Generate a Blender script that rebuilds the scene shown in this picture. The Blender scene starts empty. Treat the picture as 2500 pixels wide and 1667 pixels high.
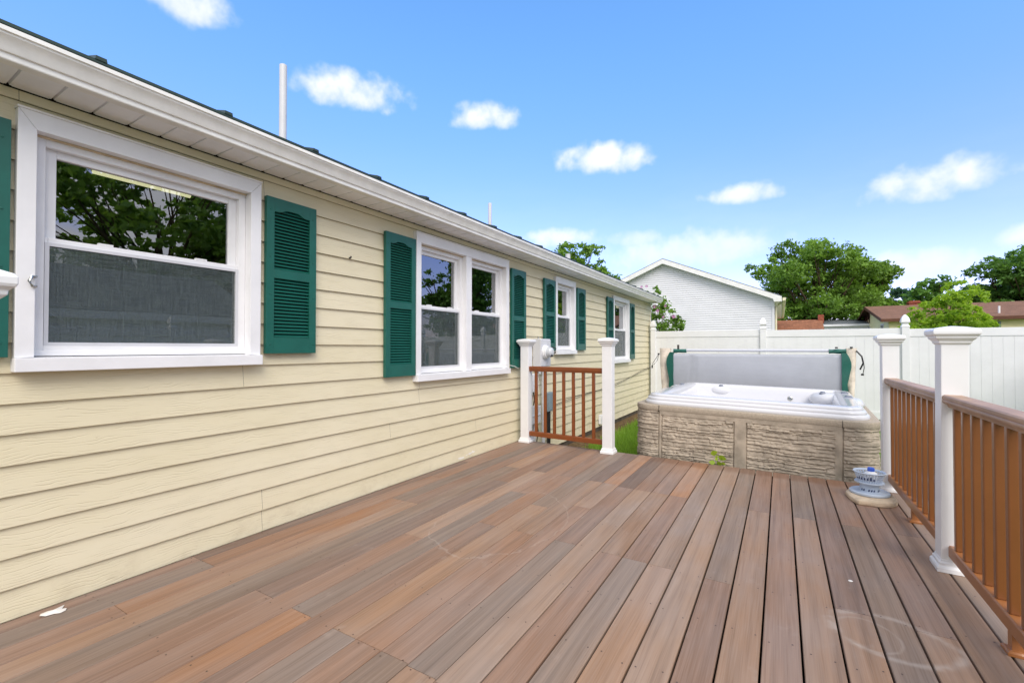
import bpy, math, random
import numpy as np
from mathutils import Vector, Matrix, noise

rnd = random.Random(7)
sc = bpy.context.scene
col = sc.collection
R = math.radians

# ------------------------------------------------------------------ camera
cd = bpy.data.cameras.new("camera")
cam = bpy.data.objects.new("camera", cd)
col.objects.link(cam)
cd.sensor_fit = 'HORIZONTAL'
cd.sensor_width = 36.0
cd.lens = 36.0 * 1111.0 / 2500.0
cd.clip_start = 0.05
cd.clip_end = 2000
right = Vector((0.86111787, 0.50840536, 0.0))
fwd = Vector((-0.50835589, 0.86103408, 0.01395004))
up = right.cross(fwd)
cam.matrix_world = Matrix(((right.x, up.x, -fwd.x, 2.946), (right.y, up.y, -fwd.y, 0.0),
                           (right.z, up.z, -fwd.z, 1.2), (0, 0, 0, 1)))
sc.camera = cam

# ------------------------------------------------------------------ light
SUN_EL, SUN_AZ = 44.0, 138.0      # azimuth clockwise from +Y
sd = bpy.data.lights.new("sun", 'SUN')
sd.energy = 2.3
sd.angle = R(38)
sd.color = (1.0, 0.935, 0.86)
sun = bpy.data.objects.new("sun", sd)
col.objects.link(sun)
sdir = Vector((math.cos(R(SUN_EL)) * math.sin(R(SUN_AZ)), math.cos(R(SUN_EL)) * math.cos(R(SUN_AZ)), math.sin(R(SUN_EL))))
sun.rotation_euler = sdir.to_track_quat('Z', 'Y').to_euler()

sc.view_settings.view_transform = 'Standard'
sc.view_settings.look = 'None'
sc.view_settings.gamma = 1.0
sc.view_settings.exposure = 0.27
sc.view_settings.use_curve_mapping = False
sc.cycles.max_bounces = 8
sc.cycles.transparent_max_bounces = 16

# ------------------------------------------------------------------ world: sky with clouds
W = bpy.data.worlds.new("World")
sc.world = W
W.use_nodes = True
wt = W.node_tree
for n in list(wt.nodes):
    wt.nodes.remove(n)


class NT:
    """tiny node-tree helper"""
    def __init__(s, t):
        s.t = t

    def n(s, kind, **kw):
        o = s.t.nodes.new(kind)
        for k, v in kw.items():
            setattr(o, k, v)
        return o

    def set(s, sock, v):
        if hasattr(v, 'links') or hasattr(v, 'is_output'):
            s.t.links.new(v, sock)
        else:
            sock.default_value = v

    def math(s, op, a, b=0.0, c=None, clamp=False):
        o = s.n('ShaderNodeMath', operation=op, use_clamp=clamp)
        s.set(o.inputs[0], a)
        s.set(o.inputs[1], b)
        if c is not None:
            s.set(o.inputs[2], c)
        return o.outputs[0]

    def vec(s, op, a, b=None):
        o = s.n('ShaderNodeVectorMath', operation=op)
        s.set(o.inputs[0], a)
        if b is not None:
            s.set(o.inputs[1], b)
        return o.outputs['Value'] if op in ('DOT_PRODUCT', 'LENGTH') else o.outputs[0]

    def smooth(s, x, a, b, lo=0.0, hi=1.0):
        o = s.n('ShaderNodeMapRange', interpolation_type='SMOOTHSTEP')
        s.set(o.inputs[0], x)
        for i, v in ((1, a), (2, b), (3, lo), (4, hi)):
            s.set(o.inputs[i], v)
        return o.outputs[0]

    def noise(s, vec, scale=5.0, detail=3.0, rough=0.55, dist=0.0):
        o = s.n('ShaderNodeTexNoise')
        if vec is not None:
            s.set(o.inputs['Vector'], vec)
        o.inputs['Scale'].default_value = scale
        o.inputs['Detail'].default_value = detail
        o.inputs['Roughness'].default_value = rough
        o.inputs['Distortion'].default_value = dist
        return o.outputs[0]

    def mix(s, f, a, b, mode='MIX'):
        o = s.n('ShaderNodeMix', data_type='RGBA', blend_type=mode)
        s.set(o.inputs[0], f)
        s.set(o.inputs[6], a)
        s.set(o.inputs[7], b)
        return o.outputs[2]

    def mapping(s, vec, scale=(1, 1, 1), loc=(0, 0, 0)):
        o = s.n('ShaderNodeMapping')
        s.set(o.inputs[0], vec)
        o.inputs['Scale'].default_value = scale
        o.inputs['Location'].default_value = loc
        return o.outputs[0]

    def ramp(s, x, stops):
        o = s.n('ShaderNodeValToRGB')
        e = o.color_ramp.elements
        while len(e) < len(stops):
            e.new(0.5)
        for i, (p, c) in enumerate(stops):
            e[i].position = p
            e[i].color = c if len(c) == 4 else (*c, 1)
        s.set(o.inputs[0], x)
        return o.outputs[0]


w = NT(wt)
sky = w.n('ShaderNodeTexSky', sky_type='NISHITA', sun_disc=False)
sky.sun_elevation = R(SUN_EL)
sky.sun_rotation = R(SUN_AZ)
sky.air_density = 1.0
sky.dust_density = 0.6
sky.ozone_density = 1.6
dirn = w.n('ShaderNodeTexCoord').outputs['Generated']
dirn = w.vec('NORMALIZE', dirn)
cn = w.noise(dirn, 27.0, 3.0, 0.48)
cn2 = w.noise(dirn, 75.0, 3.0, 0.6)
lump = w.math('ADD', w.math('MULTIPLY', w.math('SUBTRACT', cn, 0.5), 2.5), w.math('MULTIPLY', w.math('SUBTRACT', cn2, 0.5), 0.32))
# azimuth, elevation, half width, half height (degrees), density
CLOUDS = [(-65.91, 31.8, 3.4, 2.0, 0.9), (-49.67, 28.2, 5.9, 2.0, 1.0), (-34.03, 26.9, 3.9, 1.7, 1.0), (-18.9, 22.2, 5.8, 1.9, 1.0),
          (-3.49, 16.8, 4.2, 1.2, 0.95), (12.42, 15.2, 5.3, 1.9, 0.95), (-24.4, 13.4, 4.8, 1.3, 0.8), (-9.34, 11.4, 10.5, 2.2, 0.62),
          (11.22, 7.9, 5.6, 1.5, 0.6), (18.2, 9.3, 2.4, 1.3, 0.75), (-15.0, 12.9, 3.5, 1.2, 0.5), (34, 21, 9, 3, 0.9), (52, 32, 12, 4, 0.9),
          (70, 20, 10, 3.5, 0.9), (95, 35, 14, 5, 0.9), (120, 22, 12, 4, 0.9)]
tot = None
shade = None
for az, el, a, b, dens in CLOUDS:
    az, el = R(az), R(el)
    c = Vector((math.sin(az) * math.cos(el), math.cos(az) * math.cos(el), math.sin(el)))
    t = Vector((math.cos(az), -math.sin(az), 0))
    v = t.cross(c)
    if v.z < 0:
        v = -v
    x = w.vec('DOT_PRODUCT', dirn, tuple(t / math.sin(R(a))))
    y = w.math('SUBTRACT', w.vec('DOT_PRODUCT', dirn, tuple(v / math.sin(R(b)))), 0.0)
    yneg = w.math('MULTIPLY', w.math('MINIMUM', y, 0.0), 0.55)      # flat base: falls off faster below
    d2 = w.math('ADD', w.math('MULTIPLY', x, x), w.math('ADD', w.math('MULTIPLY', y, y), w.math('MULTIPLY', yneg, yneg)))
    front = w.smooth(w.vec('DOT_PRODUCT', dirn, tuple(c)), 0.80, 0.90)
    m = w.smooth(w.math('ADD', w.math('SUBTRACT', 0.86, d2), lump), -0.45, 1.25, 0.0, dens)
    m = w.math('MULTIPLY', m, front)
    tot = m if tot is None else w.math('MAXIMUM', tot, m)
    sh = w.math('MULTIPLY', m, w.smooth(y, 0.5, -0.9))
    shade = sh if shade is None else w.math('MAXIMUM', shade, sh)
# unseen cloud banks added behind the viewer and overhead for neutral fill light, thin streaks low down
fill_bank = w.smooth(w.noise(w.mapping(dirn, (1, 1, 1.8), (3.1, 0.4, 0)), 2.6, 5.0, 0.6), 0.30, 0.48)
behind = w.smooth(w.vec('DOT_PRODUCT', dirn, (0.45, -0.75, 0.45)), -0.2, 0.3)
fill_bankf = w.math('MULTIPLY', w.math('MULTIPLY', fill_bank, behind), 0.92)
sep = w.n('ShaderNodeSeparateXYZ')
w.set(sep.inputs[0], dirn)
elev = sep.outputs[2]
veil = w.math('MULTIPLY', w.smooth(elev, 0.42, 0.03), w.smooth(w.noise(w.mapping(dirn, (1, 1, 3.2)), 6.0, 4.0, 0.6), 0.36, 0.72, 0.25, 0.85))
hs = w.n('ShaderNodeHueSaturation')
hs.inputs['Hue'].default_value = 0.498
hs.inputs['Saturation'].default_value = 1.22
hs.inputs['Value'].default_value = 2.75
w.set(hs.inputs['Color'], sky.outputs[0])
low = w.smooth(elev, 0.62, 0.18)
tint = w.mix(low, (1.06, 1.05, 1.1, 1), (0.89, 0.70, 1.0, 1))
skyc = w.mix(w.math('MULTIPLY', veil, 0.34), w.mix(1.0, hs.outputs[0], tint, 'MULTIPLY'), (6.4, 7.7, 9.6, 1))
cloudc = w.mix(w.math('MULTIPLY', shade, 0.55), (9.3, 9.4, 9.5, 1), (7.2, 7.7, 8.4, 1))
final = w.mix(fill_bankf, w.mix(tot, skyc, cloudc), (10.4, 10.3, 10.15, 1))
bg = w.n('ShaderNodeBackground')
bg.inputs['Strength'].default_value = 0.102
w.set(bg.inputs['Color'], final)
wo = w.n('ShaderNodeOutputWorld')
wt.links.new(bg.outputs[0], wo.inputs[0])


# ------------------------------------------------------------------ mesh helpers
def lin(c):
    c = c / 255.0
    return c / 12.92 if c <= 0.04045 else ((c + 0.055) / 1.055) ** 2.4


def S(r, g, b, k=1.0):
    return (lin(r) * k, lin(g) * k, lin(b) * k, 1.0)


class MB:
    def __init__(s):
        s.v, s.f, s.m, s.c, s.uv = [], [], [], [], []

    def add(s, vs, fs, m=0, c=None, uv=None):
        o = len(s.v)
        s.v += [tuple(p) for p in vs]
        for i, f in enumerate(fs):
            s.f.append([o + k for k in f])
            s.m.append(m)
            s.c.append(c)
            s.uv.append(uv)
        return s

    def quad(s, a, b, c, d, m=0, col=None):
        return s.add([a, b, c, d], [(0, 1, 2, 3)], m, col)

    def box(s, x0, x1, y0, y1, z0, z1, m=0, c=None):
        vs = [(x0, y0, z0), (x1, y0, z0), (x1, y1, z0), (x0, y1, z0), (x0, y0, z1), (x1, y0, z1), (x1, y1, z1), (x0, y1, z1)]
        return s.add(vs, [(3, 2, 1, 0), (4, 5, 6, 7), (0, 1, 5, 4), (1, 2, 6, 5), (2, 3, 7, 6), (3, 0, 4, 7)], m, c)

    def loft(s, rings, closed=True, cap0=True, cap1=True, m=0, c=None):
        n = len(rings[0])
        vs = [p for r in rings for p in r]
        fs = []
        for i in range(len(rings) - 1):
            for j in range(n if closed else n - 1):
                k = (j + 1) % n
                fs.append((i * n + j, i * n + k, (i + 1) * n + k, (i + 1) * n + j))
        if cap0:
            fs.append(tuple(range(n - 1, -1, -1)))
        if cap1:
            fs.append(tuple((len(rings) - 1) * n + j for j in range(n)))
        return s.add(vs, fs, m, c)

    def sq(s, cx, cy, prof, m=0):
        """square-section loft with mitred corners: prof = [(half width, z)]"""
        return s.loft([[(cx - h, cy - h, z), (cx + h, cy - h, z), (cx + h, cy + h, z), (cx - h, cy + h, z)] for h, z in prof], m=m)

    def lathe(s, cx, cy, prof, n=24, m=0, cap0=True, cap1=True):
        return s.loft([[(cx + r * math.cos(2 * math.pi * i / n), cy + r * math.sin(2 * math.pi * i / n), z) for i in range(n)]
                       for r, z in prof], m=m, cap0=cap0, cap1=cap1)

    def extrude_y(s, poly, y0, y1, m=0, c=None):
        """poly of (x,z), counter-clockwise seen from -Y"""
        return s.loft([[(x, y0, z) for x, z in poly], [(x, y1, z) for x, z in poly]], m=m, c=c)

    def extrude_x(s, poly, x0, x1, m=0):
        return s.loft([[(x1, y, z) for y, z in poly], [(x0, y, z) for y, z in poly]], m=m)

    def prism(s, poly, z0, z1, m=0):
        return s.loft([[(x, y, z0) for x, y in poly], [(x, y, z1) for x, y in poly]], m=m)

    def tube(s, pts, r, n=8, m=0, c=None):
        pts = [Vector(p) for p in pts]
        rr = r if isinstance(r, (list, tuple)) else [r] * len(pts)
        rings = []
        for i, p in enumerate(pts):
            t = (pts[min(i + 1, len(pts) - 1)] - pts[max(i - 1, 0)])
            if t.length < 1e-9:
                t = Vector((0, 0, 1))
            t.normalize()
            a = Vector((0, 0, 1)) if abs(t.z) < 0.92 else Vector((1, 0, 0))
            u = a.cross(t).normalized()
            w_ = t.cross(u)
            rings.append([tuple(p + (u * math.cos(2 * math.pi * k / n) + w_ * math.sin(2 * math.pi * k / n)) * rr[i]) for k in range(n)])
        return s.loft(rings, m=m, c=c)

    def build(s, name, mats, parent=None, smooth=None, bevel=0.0, seg=2, loc=None):
        me = bpy.data.meshes.new(name)
        me.from_pydata(s.v, [], s.f)
        ms = mats if isinstance(mats, (list, tuple)) else [mats]
        for k in ms:
            me.materials.append(k)
        me.polygons.foreach_set('material_index', s.m)
        if any(c is not None for c in s.c):
            ca = me.color_attributes.new('Col', 'FLOAT_COLOR', 'CORNER')
            data = []
            for f, c in zip(s.f, s.c):
                data += list(c or (1, 1, 1, 1)) * len(f)
            ca.data.foreach_set('color', data)
        me.update()
        if smooth is not None:
            me.shade_smooth()
            if smooth < 180:
                me.set_sharp_from_angle(angle=R(smooth))
        o = bpy.data.objects.new(name, me)
        col.objects.link(o)
        if parent is not None:
            o.parent = parent
        if loc is not None:
            o.location = loc
        if bevel:
            b = o.modifiers.new('bevel', 'BEVEL')
            b.width = bevel
            b.segments = seg
            b.limit_method = 'ANGLE'
            b.angle_limit = R(35)
        return o


def thing(name, label, cat, loc=(0, 0, 0), group=None):
    o = bpy.data.objects.new(name, None)
    o.empty_display_size = 0.1
    col.objects.link(o)
    o.location = loc
    return tag(o, label, cat, group)


def tag(o, label, cat, group=None):
    o['label'] = label
    o['category'] = cat
    if group:
        o['group'] = group
    return o


def struct(o, label=None):
    o['kind'] = 'structure'
    if label:
        o['label'] = label
    return o


def dup(root, loc, label=None, rz=None, scale=None):
    r = root.copy()
    col.objects.link(r)
    r.location = loc
    if rz is not None:
        r.rotation_euler = (0, 0, rz)
    if scale is not None:
        r.scale = scale
    if label:
        r['label'] = label
    for ch in root.children:
        c = ch.copy()
        col.objects.link(c)
        c.parent = r
        for g in ch.children:
            d = g.copy()
            col.objects.link(d)
            d.parent = c
    return r


# ------------------------------------------------------------------ materials
def mat(name, color=(0.8, 0.8, 0.8, 1), rough=0.5, spec=0.5, metal=0.0, bump=None, var=0.0, vscale=3.0, coat=0.0):
    """bump = (scale xyz, strength, distance)"""
    m = bpy.data.materials.new(name)
    m.use_nodes = True
    t = NT(m.node_tree)
    p = m.node_tree.nodes['Principled BSDF']
    p.inputs['Roughness'].default_value = rough
    p.inputs['Specular IOR Level'].default_value = spec
    p.inputs['Metallic'].default_value = metal
    p.inputs['Coat Weight'].default_value = coat
    p.inputs['Base Color'].default_value = color
    co = t.n('ShaderNodeTexCoord').outputs['Object']
    if var:
        n = t.noise(co, vscale, 4.0, 0.6)
        f = t.smooth(n, 0.3, 0.7, 1.0 - var, 1.0 + var * 0.4)
        o = t.n('ShaderNodeMix', data_type='RGBA', blend_type='MULTIPLY')
        o.inputs[0].default_value = 1.0
        o.inputs[6].default_value = color
        cmb = t.n('ShaderNodeCombineColor')
        for i in range(3):
            t.set(cmb.inputs[i], f)
        t.set(o.inputs[7], cmb.outputs[0])
        t.set(p.inputs['Base Color'], o.outputs[2])
    if bump:
        n = t.noise(t.mapping(co, bump[0]), 1.0, 3.0, 0.6)
        b = t.n('ShaderNodeBump')
        b.inputs['Strength'].default_value = bump[1]
        b.inputs['Distance'].default_value = bump[2]
        t.set(b.inputs['Height'], n)
        t.set(p.inputs['Normal'], b.outputs[0])
    return m


WHITE = mat('white vinyl', S(230, 230, 231), 0.38, 0.5, var=0.05, vscale=2.0)
TRIM = mat('white window trim', S(231, 231, 233), 0.42, 0.5, var=0.06, vscale=4.0)
GUTTER = mat('weathered white aluminium', S(236, 235, 232), 0.36, 0.5, var=0.09, vscale=7.0)
SOFFIT = mat('soffit vinyl', S(238, 240, 245), 0.5, 0.4, var=0.08)
ROOFG = mat('dark green roof metal', S(34, 56, 50), 0.45, 0.5, var=0.2)
GREEN = mat('green shutter plastic', S(20, 92, 80), 0.42, 0.5, var=0.10, vscale=9.0, bump=((60, 60, 8), 0.08, 0.002))
BLACKV = mat('dark void', (0.012, 0.011, 0.010, 1), 0.9, 0.1)
RAIL = mat('chestnut railing', S(128, 68, 30), 0.40, 0.5, var=0.10, vscale=6.0, coat=0.15)
RAILT = mat('tan brown railing', S(156, 100, 56), 0.36, 0.5, var=0.08, vscale=5.0, coat=0.25)
BALT = mat('tan brown balusters', S(128, 78, 40), 0.36, 0.5, var=0.08, vscale=5.0, coat=0.25)
CAPR = mat('weathered composite cap rail', S(176, 144, 120), 0.5, 0.4, var=0.22, vscale=5.0, bump=((200, 6, 200), 0.15, 0.003))
ACRYL = mat('white acrylic', S(208, 208, 212), 0.16, 0.5, coat=0.35)
STONE = mat('tan moulded stone', S(176, 163, 146), 0.85, 0.25, var=0.30, vscale=7.0, bump=((160, 160, 160), 0.5, 0.004))
BAND = mat('tan speckled band', S(170, 157, 140), 0.8, 0.25, var=0.18, vscale=60.0, bump=((220, 220, 220), 0.35, 0.002))
VINYL = mat('grey cover vinyl', S(168, 171, 179), 0.6, 0.3, var=0.07, vscale=2.0, bump=((2.5, 3, 9), 0.25, 0.012))
TEAL = mat('teal cover vinyl', S(24, 92, 80), 0.45, 0.5, var=0.18, vscale=10.0)
FOAM = mat('yellowed foam wrap', S(240, 226, 210), 0.7, 0.3, var=0.22, vscale=6.0, bump=((9, 9, 14), 0.5, 0.02))
BLACKP = mat('black plastic', (0.015, 0.015, 0.017, 1), 0.45)
GREYP = mat('grey plastic', S(120, 126, 140), 0.35)
CHROME = mat('dull chrome', S(190, 190, 185), 0.25, 0.5, 0.9)
METERG = mat('grey painted steel', S(206, 207, 212), 0.42, 0.5, var=0.08)
BOXG = mat('blue grey box', S(128, 144, 152), 0.5, 0.4, var=0.12)
SLAB = mat('beige cast stone', S(206, 186, 160), 0.85, 0.2, var=0.22, vscale=12.0, bump=((90, 90, 90), 0.4, 0.003))
BASKET = mat('pale blue plastic', S(184, 197, 214), 0.4, 0.5)
DARKBLUE = mat('dark blue plastic', S(52, 66, 104), 0.45)
BLUECAP = mat('bright blue cap', S(58, 96, 200), 0.4)
SOIL = mat('soil and straw', S(112, 92, 66), 0.95, 0.1, var=0.5, vscale=14.0, bump=((30, 30, 30), 0.8, 0.03))
PAPER = mat('white paper', S(222, 218, 212), 0.8)
FOUND = mat('foundation block', S(92, 84, 76), 0.9, 0.1, var=0.3, vscale=6.0)
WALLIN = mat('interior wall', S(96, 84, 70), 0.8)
LACE = mat('lace curtain', S(196, 198, 204), 0.9, 0.1, var=0.45, vscale=22.0)
GSIDING = mat('white vinyl siding', S(226, 226, 230), 0.5, 0.4, var=0.05, vscale=1.5)
YSID = mat('cream vinyl siding', S(236, 226, 176), 0.55, 0.4, var=0.06)
BROWNT = mat('brown trim', S(96, 58, 42), 0.6, 0.4, var=0.2)
BRICK = mat('red brick', S(150, 84, 66), 0.85, 0.2, var=0.3, vscale=9)
GLASSD = mat('dark far glass', (0.03, 0.035, 0.04, 1), 0.08)
LCOIL = mat('cable', S(70, 66, 62), 0.6)
CABLEW = mat('white cable', S(222, 222, 222), 0.5)
BARK = mat('bark', S(86, 72, 58), 0.95, 0.1, var=0.4, vscale=5.0, bump=((12, 12, 3), 0.7, 0.05))


def shingle(name, c):
    m = mat(name, c, 0.92, 0.15)
    t = NT(m.node_tree)
    p = m.node_tree.nodes['Principled BSDF']
    co = t.n('ShaderNodeTexCoord').outputs['Object']
    br = t.n('ShaderNodeTexBrick')
    t.set(br.inputs['Vector'], co)
    br.inputs['Scale'].default_value = 1.0
    br.inputs['Brick Width'].default_value = 0.3
    br.inputs['Row Height'].default_value = 0.15
    br.inputs['Mortar Size'].default_value = 0.006
    k = c
    br.inputs['Color1'].default_value = (k[0] * 1.25, k[1] * 1.2, k[2] * 1.2, 1)
    br.inputs['Color2'].default_value = (k[0] * 0.7, k[1] * 0.7, k[2] * 0.72, 1)
    br.inputs['Mortar'].default_value = (k[0] * 0.4, k[1] * 0.4, k[2] * 0.4, 1)
    n = t.noise(co, 7.0, 3.0)
    t.set(p.inputs['Base Color'], t.mix(0.45, br.outputs[0], t.ramp(n, [(0.3, (k[0] * .6, k[1] * .6, k[2] * .6)), (0.7, (k[0] * 1.3, k[1] * 1.3, k[2] * 1.3))])))
    return m


SHBROWN = shingle('brown shingles', S(128, 98, 82))
SHRED = shingle('red brown shingles', S(140, 96, 72))
SHGREY = shingle('grey shingles', S(110, 116, 122))


def siding_mat():
    m = mat('yellow clapboard', S(218, 203, 164), 0.62, 0.35)
    t = NT(m.node_tree)
    p = m.node_tree.nodes['Principled BSDF']
    co = t.n('ShaderNodeTexCoord').outputs['Object']
    warp = t.noise(t.mapping(co, (1, 1.6, 3.0)), 1.0, 3.0, 0.6)
    sx = t.n('ShaderNodeSeparateXYZ')
    t.set(sx.inputs[0], co)
    zz = t.math('ADD', t.math('MULTIPLY', sx.outputs[2], 74.0), t.math('MULTIPLY', warp, 9.0))
    zz = t.math('ADD', zz, t.math('MULTIPLY', t.noise(t.mapping(co, (1, 7, 12)), 1.0, 2.0, 0.5), 2.2))
    fr = t.math('PINGPONG', zz, 0.5)
    groove = t.smooth(fr, 0.0, 0.17)                       # thin embossed grain lines
    brk = t.smooth(t.noise(t.mapping(co, (1, 5.0, 40.0)), 1.0, 2.0, 0.5), 0.40, 0.62)
    groove = t.math('SUBTRACT', 1.0, t.math('MULTIPLY', t.math('SUBTRACT', 1.0, groove), brk))
    big = t.noise(t.mapping(co, (1, 0.7, 2.0)), 1.0, 3.0, 0.6)
    c = t.ramp(big, [(0.3, S(213, 203, 172)), (0.7, S(220, 211, 184))])
    c = t.mix(t.math('MULTIPLY', t.math('SUBTRACT', 1.0, groove), 0.13), c, S(150, 134, 98))
    dirt = t.math('MULTIPLY', t.smooth(t.noise(t.mapping(co, (1, 6, 9)), 1.0, 5.0, 0.7), 0.46, 0.72), t.smooth(sx.outputs[2], 0.22, 0.0))
    c = t.mix(t.math('MULTIPLY', dirt, 0.30), c, S(168, 152, 126))
    spot = t.smooth(t.noise(t.mapping(co, (1, 9, 9)), 3.0, 2.0, 0.5), 0.74, 0.80)
    c = t.mix(t.math('MULTIPLY', spot, 0.25), c, S(140, 124, 96))
    t.set(p.inputs['Base Color'], c)
    b = t.n('ShaderNodeBump')
    b.inputs['Strength'].default_value = 0.42
    b.inputs['Distance'].default_value = 0.003
    t.set(b.inputs['Height'], groove)
    t.set(p.inputs['Normal'], b.outputs[0])
    return m


SIDING = siding_mat()


def deck_mat():
    m = mat('composite deck boards', (0.3, 0.2, 0.15, 1), 0.62, 0.15)
    t = NT(m.node_tree)
    p = m.node_tree.nodes['Principled BSDF']
    at = t.n('ShaderNodeAttribute', attribute_name='Col').outputs['Color']
    sd_ = t.n('ShaderNodeAttribute', attribute_name='seed').outputs['Fac']
    co = t.n('ShaderNodeTexCoord').outputs['Object']
    off = t.n('ShaderNodeCombineXYZ')
    t.set(off.inputs[0], t.math('MULTIPLY', sd_, 13.7))
    t.set(off.inputs[1], t.math('MULTIPLY', sd_, 37.1))
    v = t.vec('ADD', co, off.outputs[0])
    streak = t.noise(t.mapping(v, (26, 0.75, 1)), 1.0, 3.0, 0.55, 0.4)
    fine = t.noise(t.mapping(v, (190, 3.0, 1)), 1.0, 2.0, 0.6)
    blot = t.noise(t.mapping(v, (3.0, 1.1, 1)), 1.0, 3.0, 0.6)
    hsv = t.n('ShaderNodeHueSaturation')
    t.set(hsv.inputs['Color'], at)
    t.set(hsv.inputs['Value'], t.smooth(streak, 0.3, 0.7, 0.86, 1.13))
    t.set(hsv.inputs['Saturation'], t.smooth(blot, 0.3, 0.7, 0.84, 1.12))
    c = hsv.outputs[0]
    c = t.mix(t.smooth(streak, 0.60, 0.78, 0, 0.24), c, S(182, 146, 122, 0.58))
    c = t.mix(t.smooth(streak, 0.40, 0.24, 0, 0.28), c, S(118, 102, 94, 0.58))
    c = t.mix(t.smooth(fine, 0.35, 0.7, 0.0, 0.13), c, S(214, 196, 182, 0.7))
    c = t.mix(t.smooth(fine, 0.42, 0.28, 0.0, 0.20), c, S(104, 84, 74))
    # pale scuffs, specks and the water ring left on the boards
    speck = t.smooth(t.noise(co, 130.0, 2.0, 0.5), 0.70, 0.78)
    patch = t.smooth(t.noise(co, 3.2, 3.0, 0.6), 0.52, 0.66)
    c = t.mix(t.math('MULTIPLY', t.math('MULTIPLY', speck, patch), 0.55), c, S(226, 216, 206, 0.8))
    scuff = t.smooth(t.noise(t.mapping(co, (9, 5, 1)), 1.0, 5.0, 0.65), 0.60, 0.78, 0, 0.26)
    c = t.mix(scuff, c, S(208, 192, 180, 0.7))
    sx = t.n('ShaderNodeSeparateXYZ')
    t.set(sx.inputs[0], co)
    wob = t.math('MULTIPLY', t.math('SUBTRACT', t.noise(co, 5.0, 3.0), 0.5), 0.35)

    def ring(cx, cy, ra, rb, ang, wdt, amt, arc=None):
        nonlocal c
        dx = t.math('SUBTRACT', sx.outputs[0], cx)
        dy = t.math('SUBTRACT', sx.outputs[1], cy)
        ca, sa = math.cos(ang), math.sin(ang)
        u = t.math('DIVIDE', t.math('ADD', t.math('MULTIPLY', dx, ca), t.math('MULTIPLY', dy, sa)), ra)
        w_ = t.math('DIVIDE', t.math('SUBTRACT', t.math('MULTIPLY', dy, ca), t.math('MULTIPLY', dx, sa)), rb)
        r = t.math('SQRT', t.math('ADD', t.math('MULTIPLY', u, u), t.math('MULTIPLY', w_, w_)))
        e = t.math('ABSOLUTE', t.math('SUBTRACT', t.math('ADD', r, wob), 1.0))
        k = t.smooth(e, wdt, 0.0, 0.0, amt)
        k = t.math('MULTIPLY', k, t.smooth(t.noise(co, 9.0, 3.0), 0.34, 0.55, 0.15, 1.0))
        c = t.mix(k, c, S(226, 214, 202, 0.7))
    ring(3.335, 2.44, 0.215, 0.165, R(-8), 0.16, 0.38)
    ring(3.25, 2.42, 0.11, 0.12, R(20), 0.10, 0.22)
    ring(1.26, 2.75, 0.42, 0.62, R(4), 0.020, 0.2)
    # damp darker board ends along the hot tub, grime drifting along the boards
    damp = t.math('ADD', t.math('ADD', sx.outputs[1], t.math('MULTIPLY', sx.outputs[0], 0.043)), t.math('MULTIPLY', t.math('SUBTRACT', t.noise(v, 4.0, 3.0), 0.5), 0.22))
    damp = t.math('MULTIPLY', t.smooth(damp, 4.93, 5.06), t.smooth(sx.outputs[0], 1.5, 2.0))
    c = t.mix(t.math('MULTIPLY', damp, 0.45), c, S(112, 78, 56))
    grime = t.smooth(t.noise(t.mapping(co, (2.2, 0.9, 1)), 1.0, 5.0, 0.65), 0.52, 0.72, 0, 0.20)
    c = t.mix(grime, c, S(110, 92, 82))
    t.set(p.inputs['Base Color'], c)
    t.set(p.inputs['Roughness'], t.smooth(blot, 0.3, 0.7, 0.56, 0.72))
    b = t.n('ShaderNodeBump')
    b.inputs['Strength'].default_value = 0.22
    b.inputs['Distance'].default_value = 0.0015
    t.set(b.inputs['Height'], fine)
    t.set(p.inputs['Normal'], b.outputs[0])
    return m


DECKM = deck_mat()


def leaf_mat(name, lo, hi, trans=0.35):
    m = bpy.data.materials.new(name)
    m.use_nodes = True
    t = NT(m.node_tree)
    p = m.node_tree.nodes['Principled BSDF']
    out = m.node_tree.nodes['Material Output']
    at = t.n('ShaderNodeAttribute', attribute_name='tint').outputs['Fac']
    c = t.mix(at, lo, hi)
    t.set(p.inputs['Base Color'], c)
    p.inputs['Roughness'].default_value = 0.5
    p.inputs['Specular IOR Level'].default_value = 0.35
    tr = t.n('ShaderNodeBsdfTranslucent')
    t.set(tr.inputs[0], t.mix(0.5, c, (hi[0] * 1.3, hi[1] * 1.3, hi[2] * 0.5, 1)))
    mx = t.n('ShaderNodeMixShader')
    mx.inputs[0].default_value = trans
    t.t.links.new(p.outputs[0], mx.inputs[1])
    t.t.links.new(tr.outputs[0], mx.inputs[2])
    t.t.links.new(mx.outputs[0], out.inputs[0])
    return m


LEAF = leaf_mat('mid green leaves', (0.036, 0.096, 0.016, 1), (0.27, 0.46, 0.07, 1))
LEAFD = leaf_mat('deep green leaves', (0.030, 0.09, 0.02, 1), (0.18, 0.36, 0.065, 1))
LEAFL = leaf_mat('lime green leaves', (0.14, 0.28, 0.02, 1), (0.46, 0.64, 0.07, 1), 0.5)
LEAFB = leaf_mat('blue green needles', (0.03, 0.085, 0.055, 1), (0.09, 0.19, 0.12, 1))
GRASSM = leaf_mat('grass blades', (0.09, 0.19, 0.018, 1), (0.34, 0.55, 0.07, 1), 0.45)
PETAL = leaf_mat('pink petals', (0.42, 0.12, 0.34, 1), (0.70, 0.34, 0.62, 1))


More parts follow.
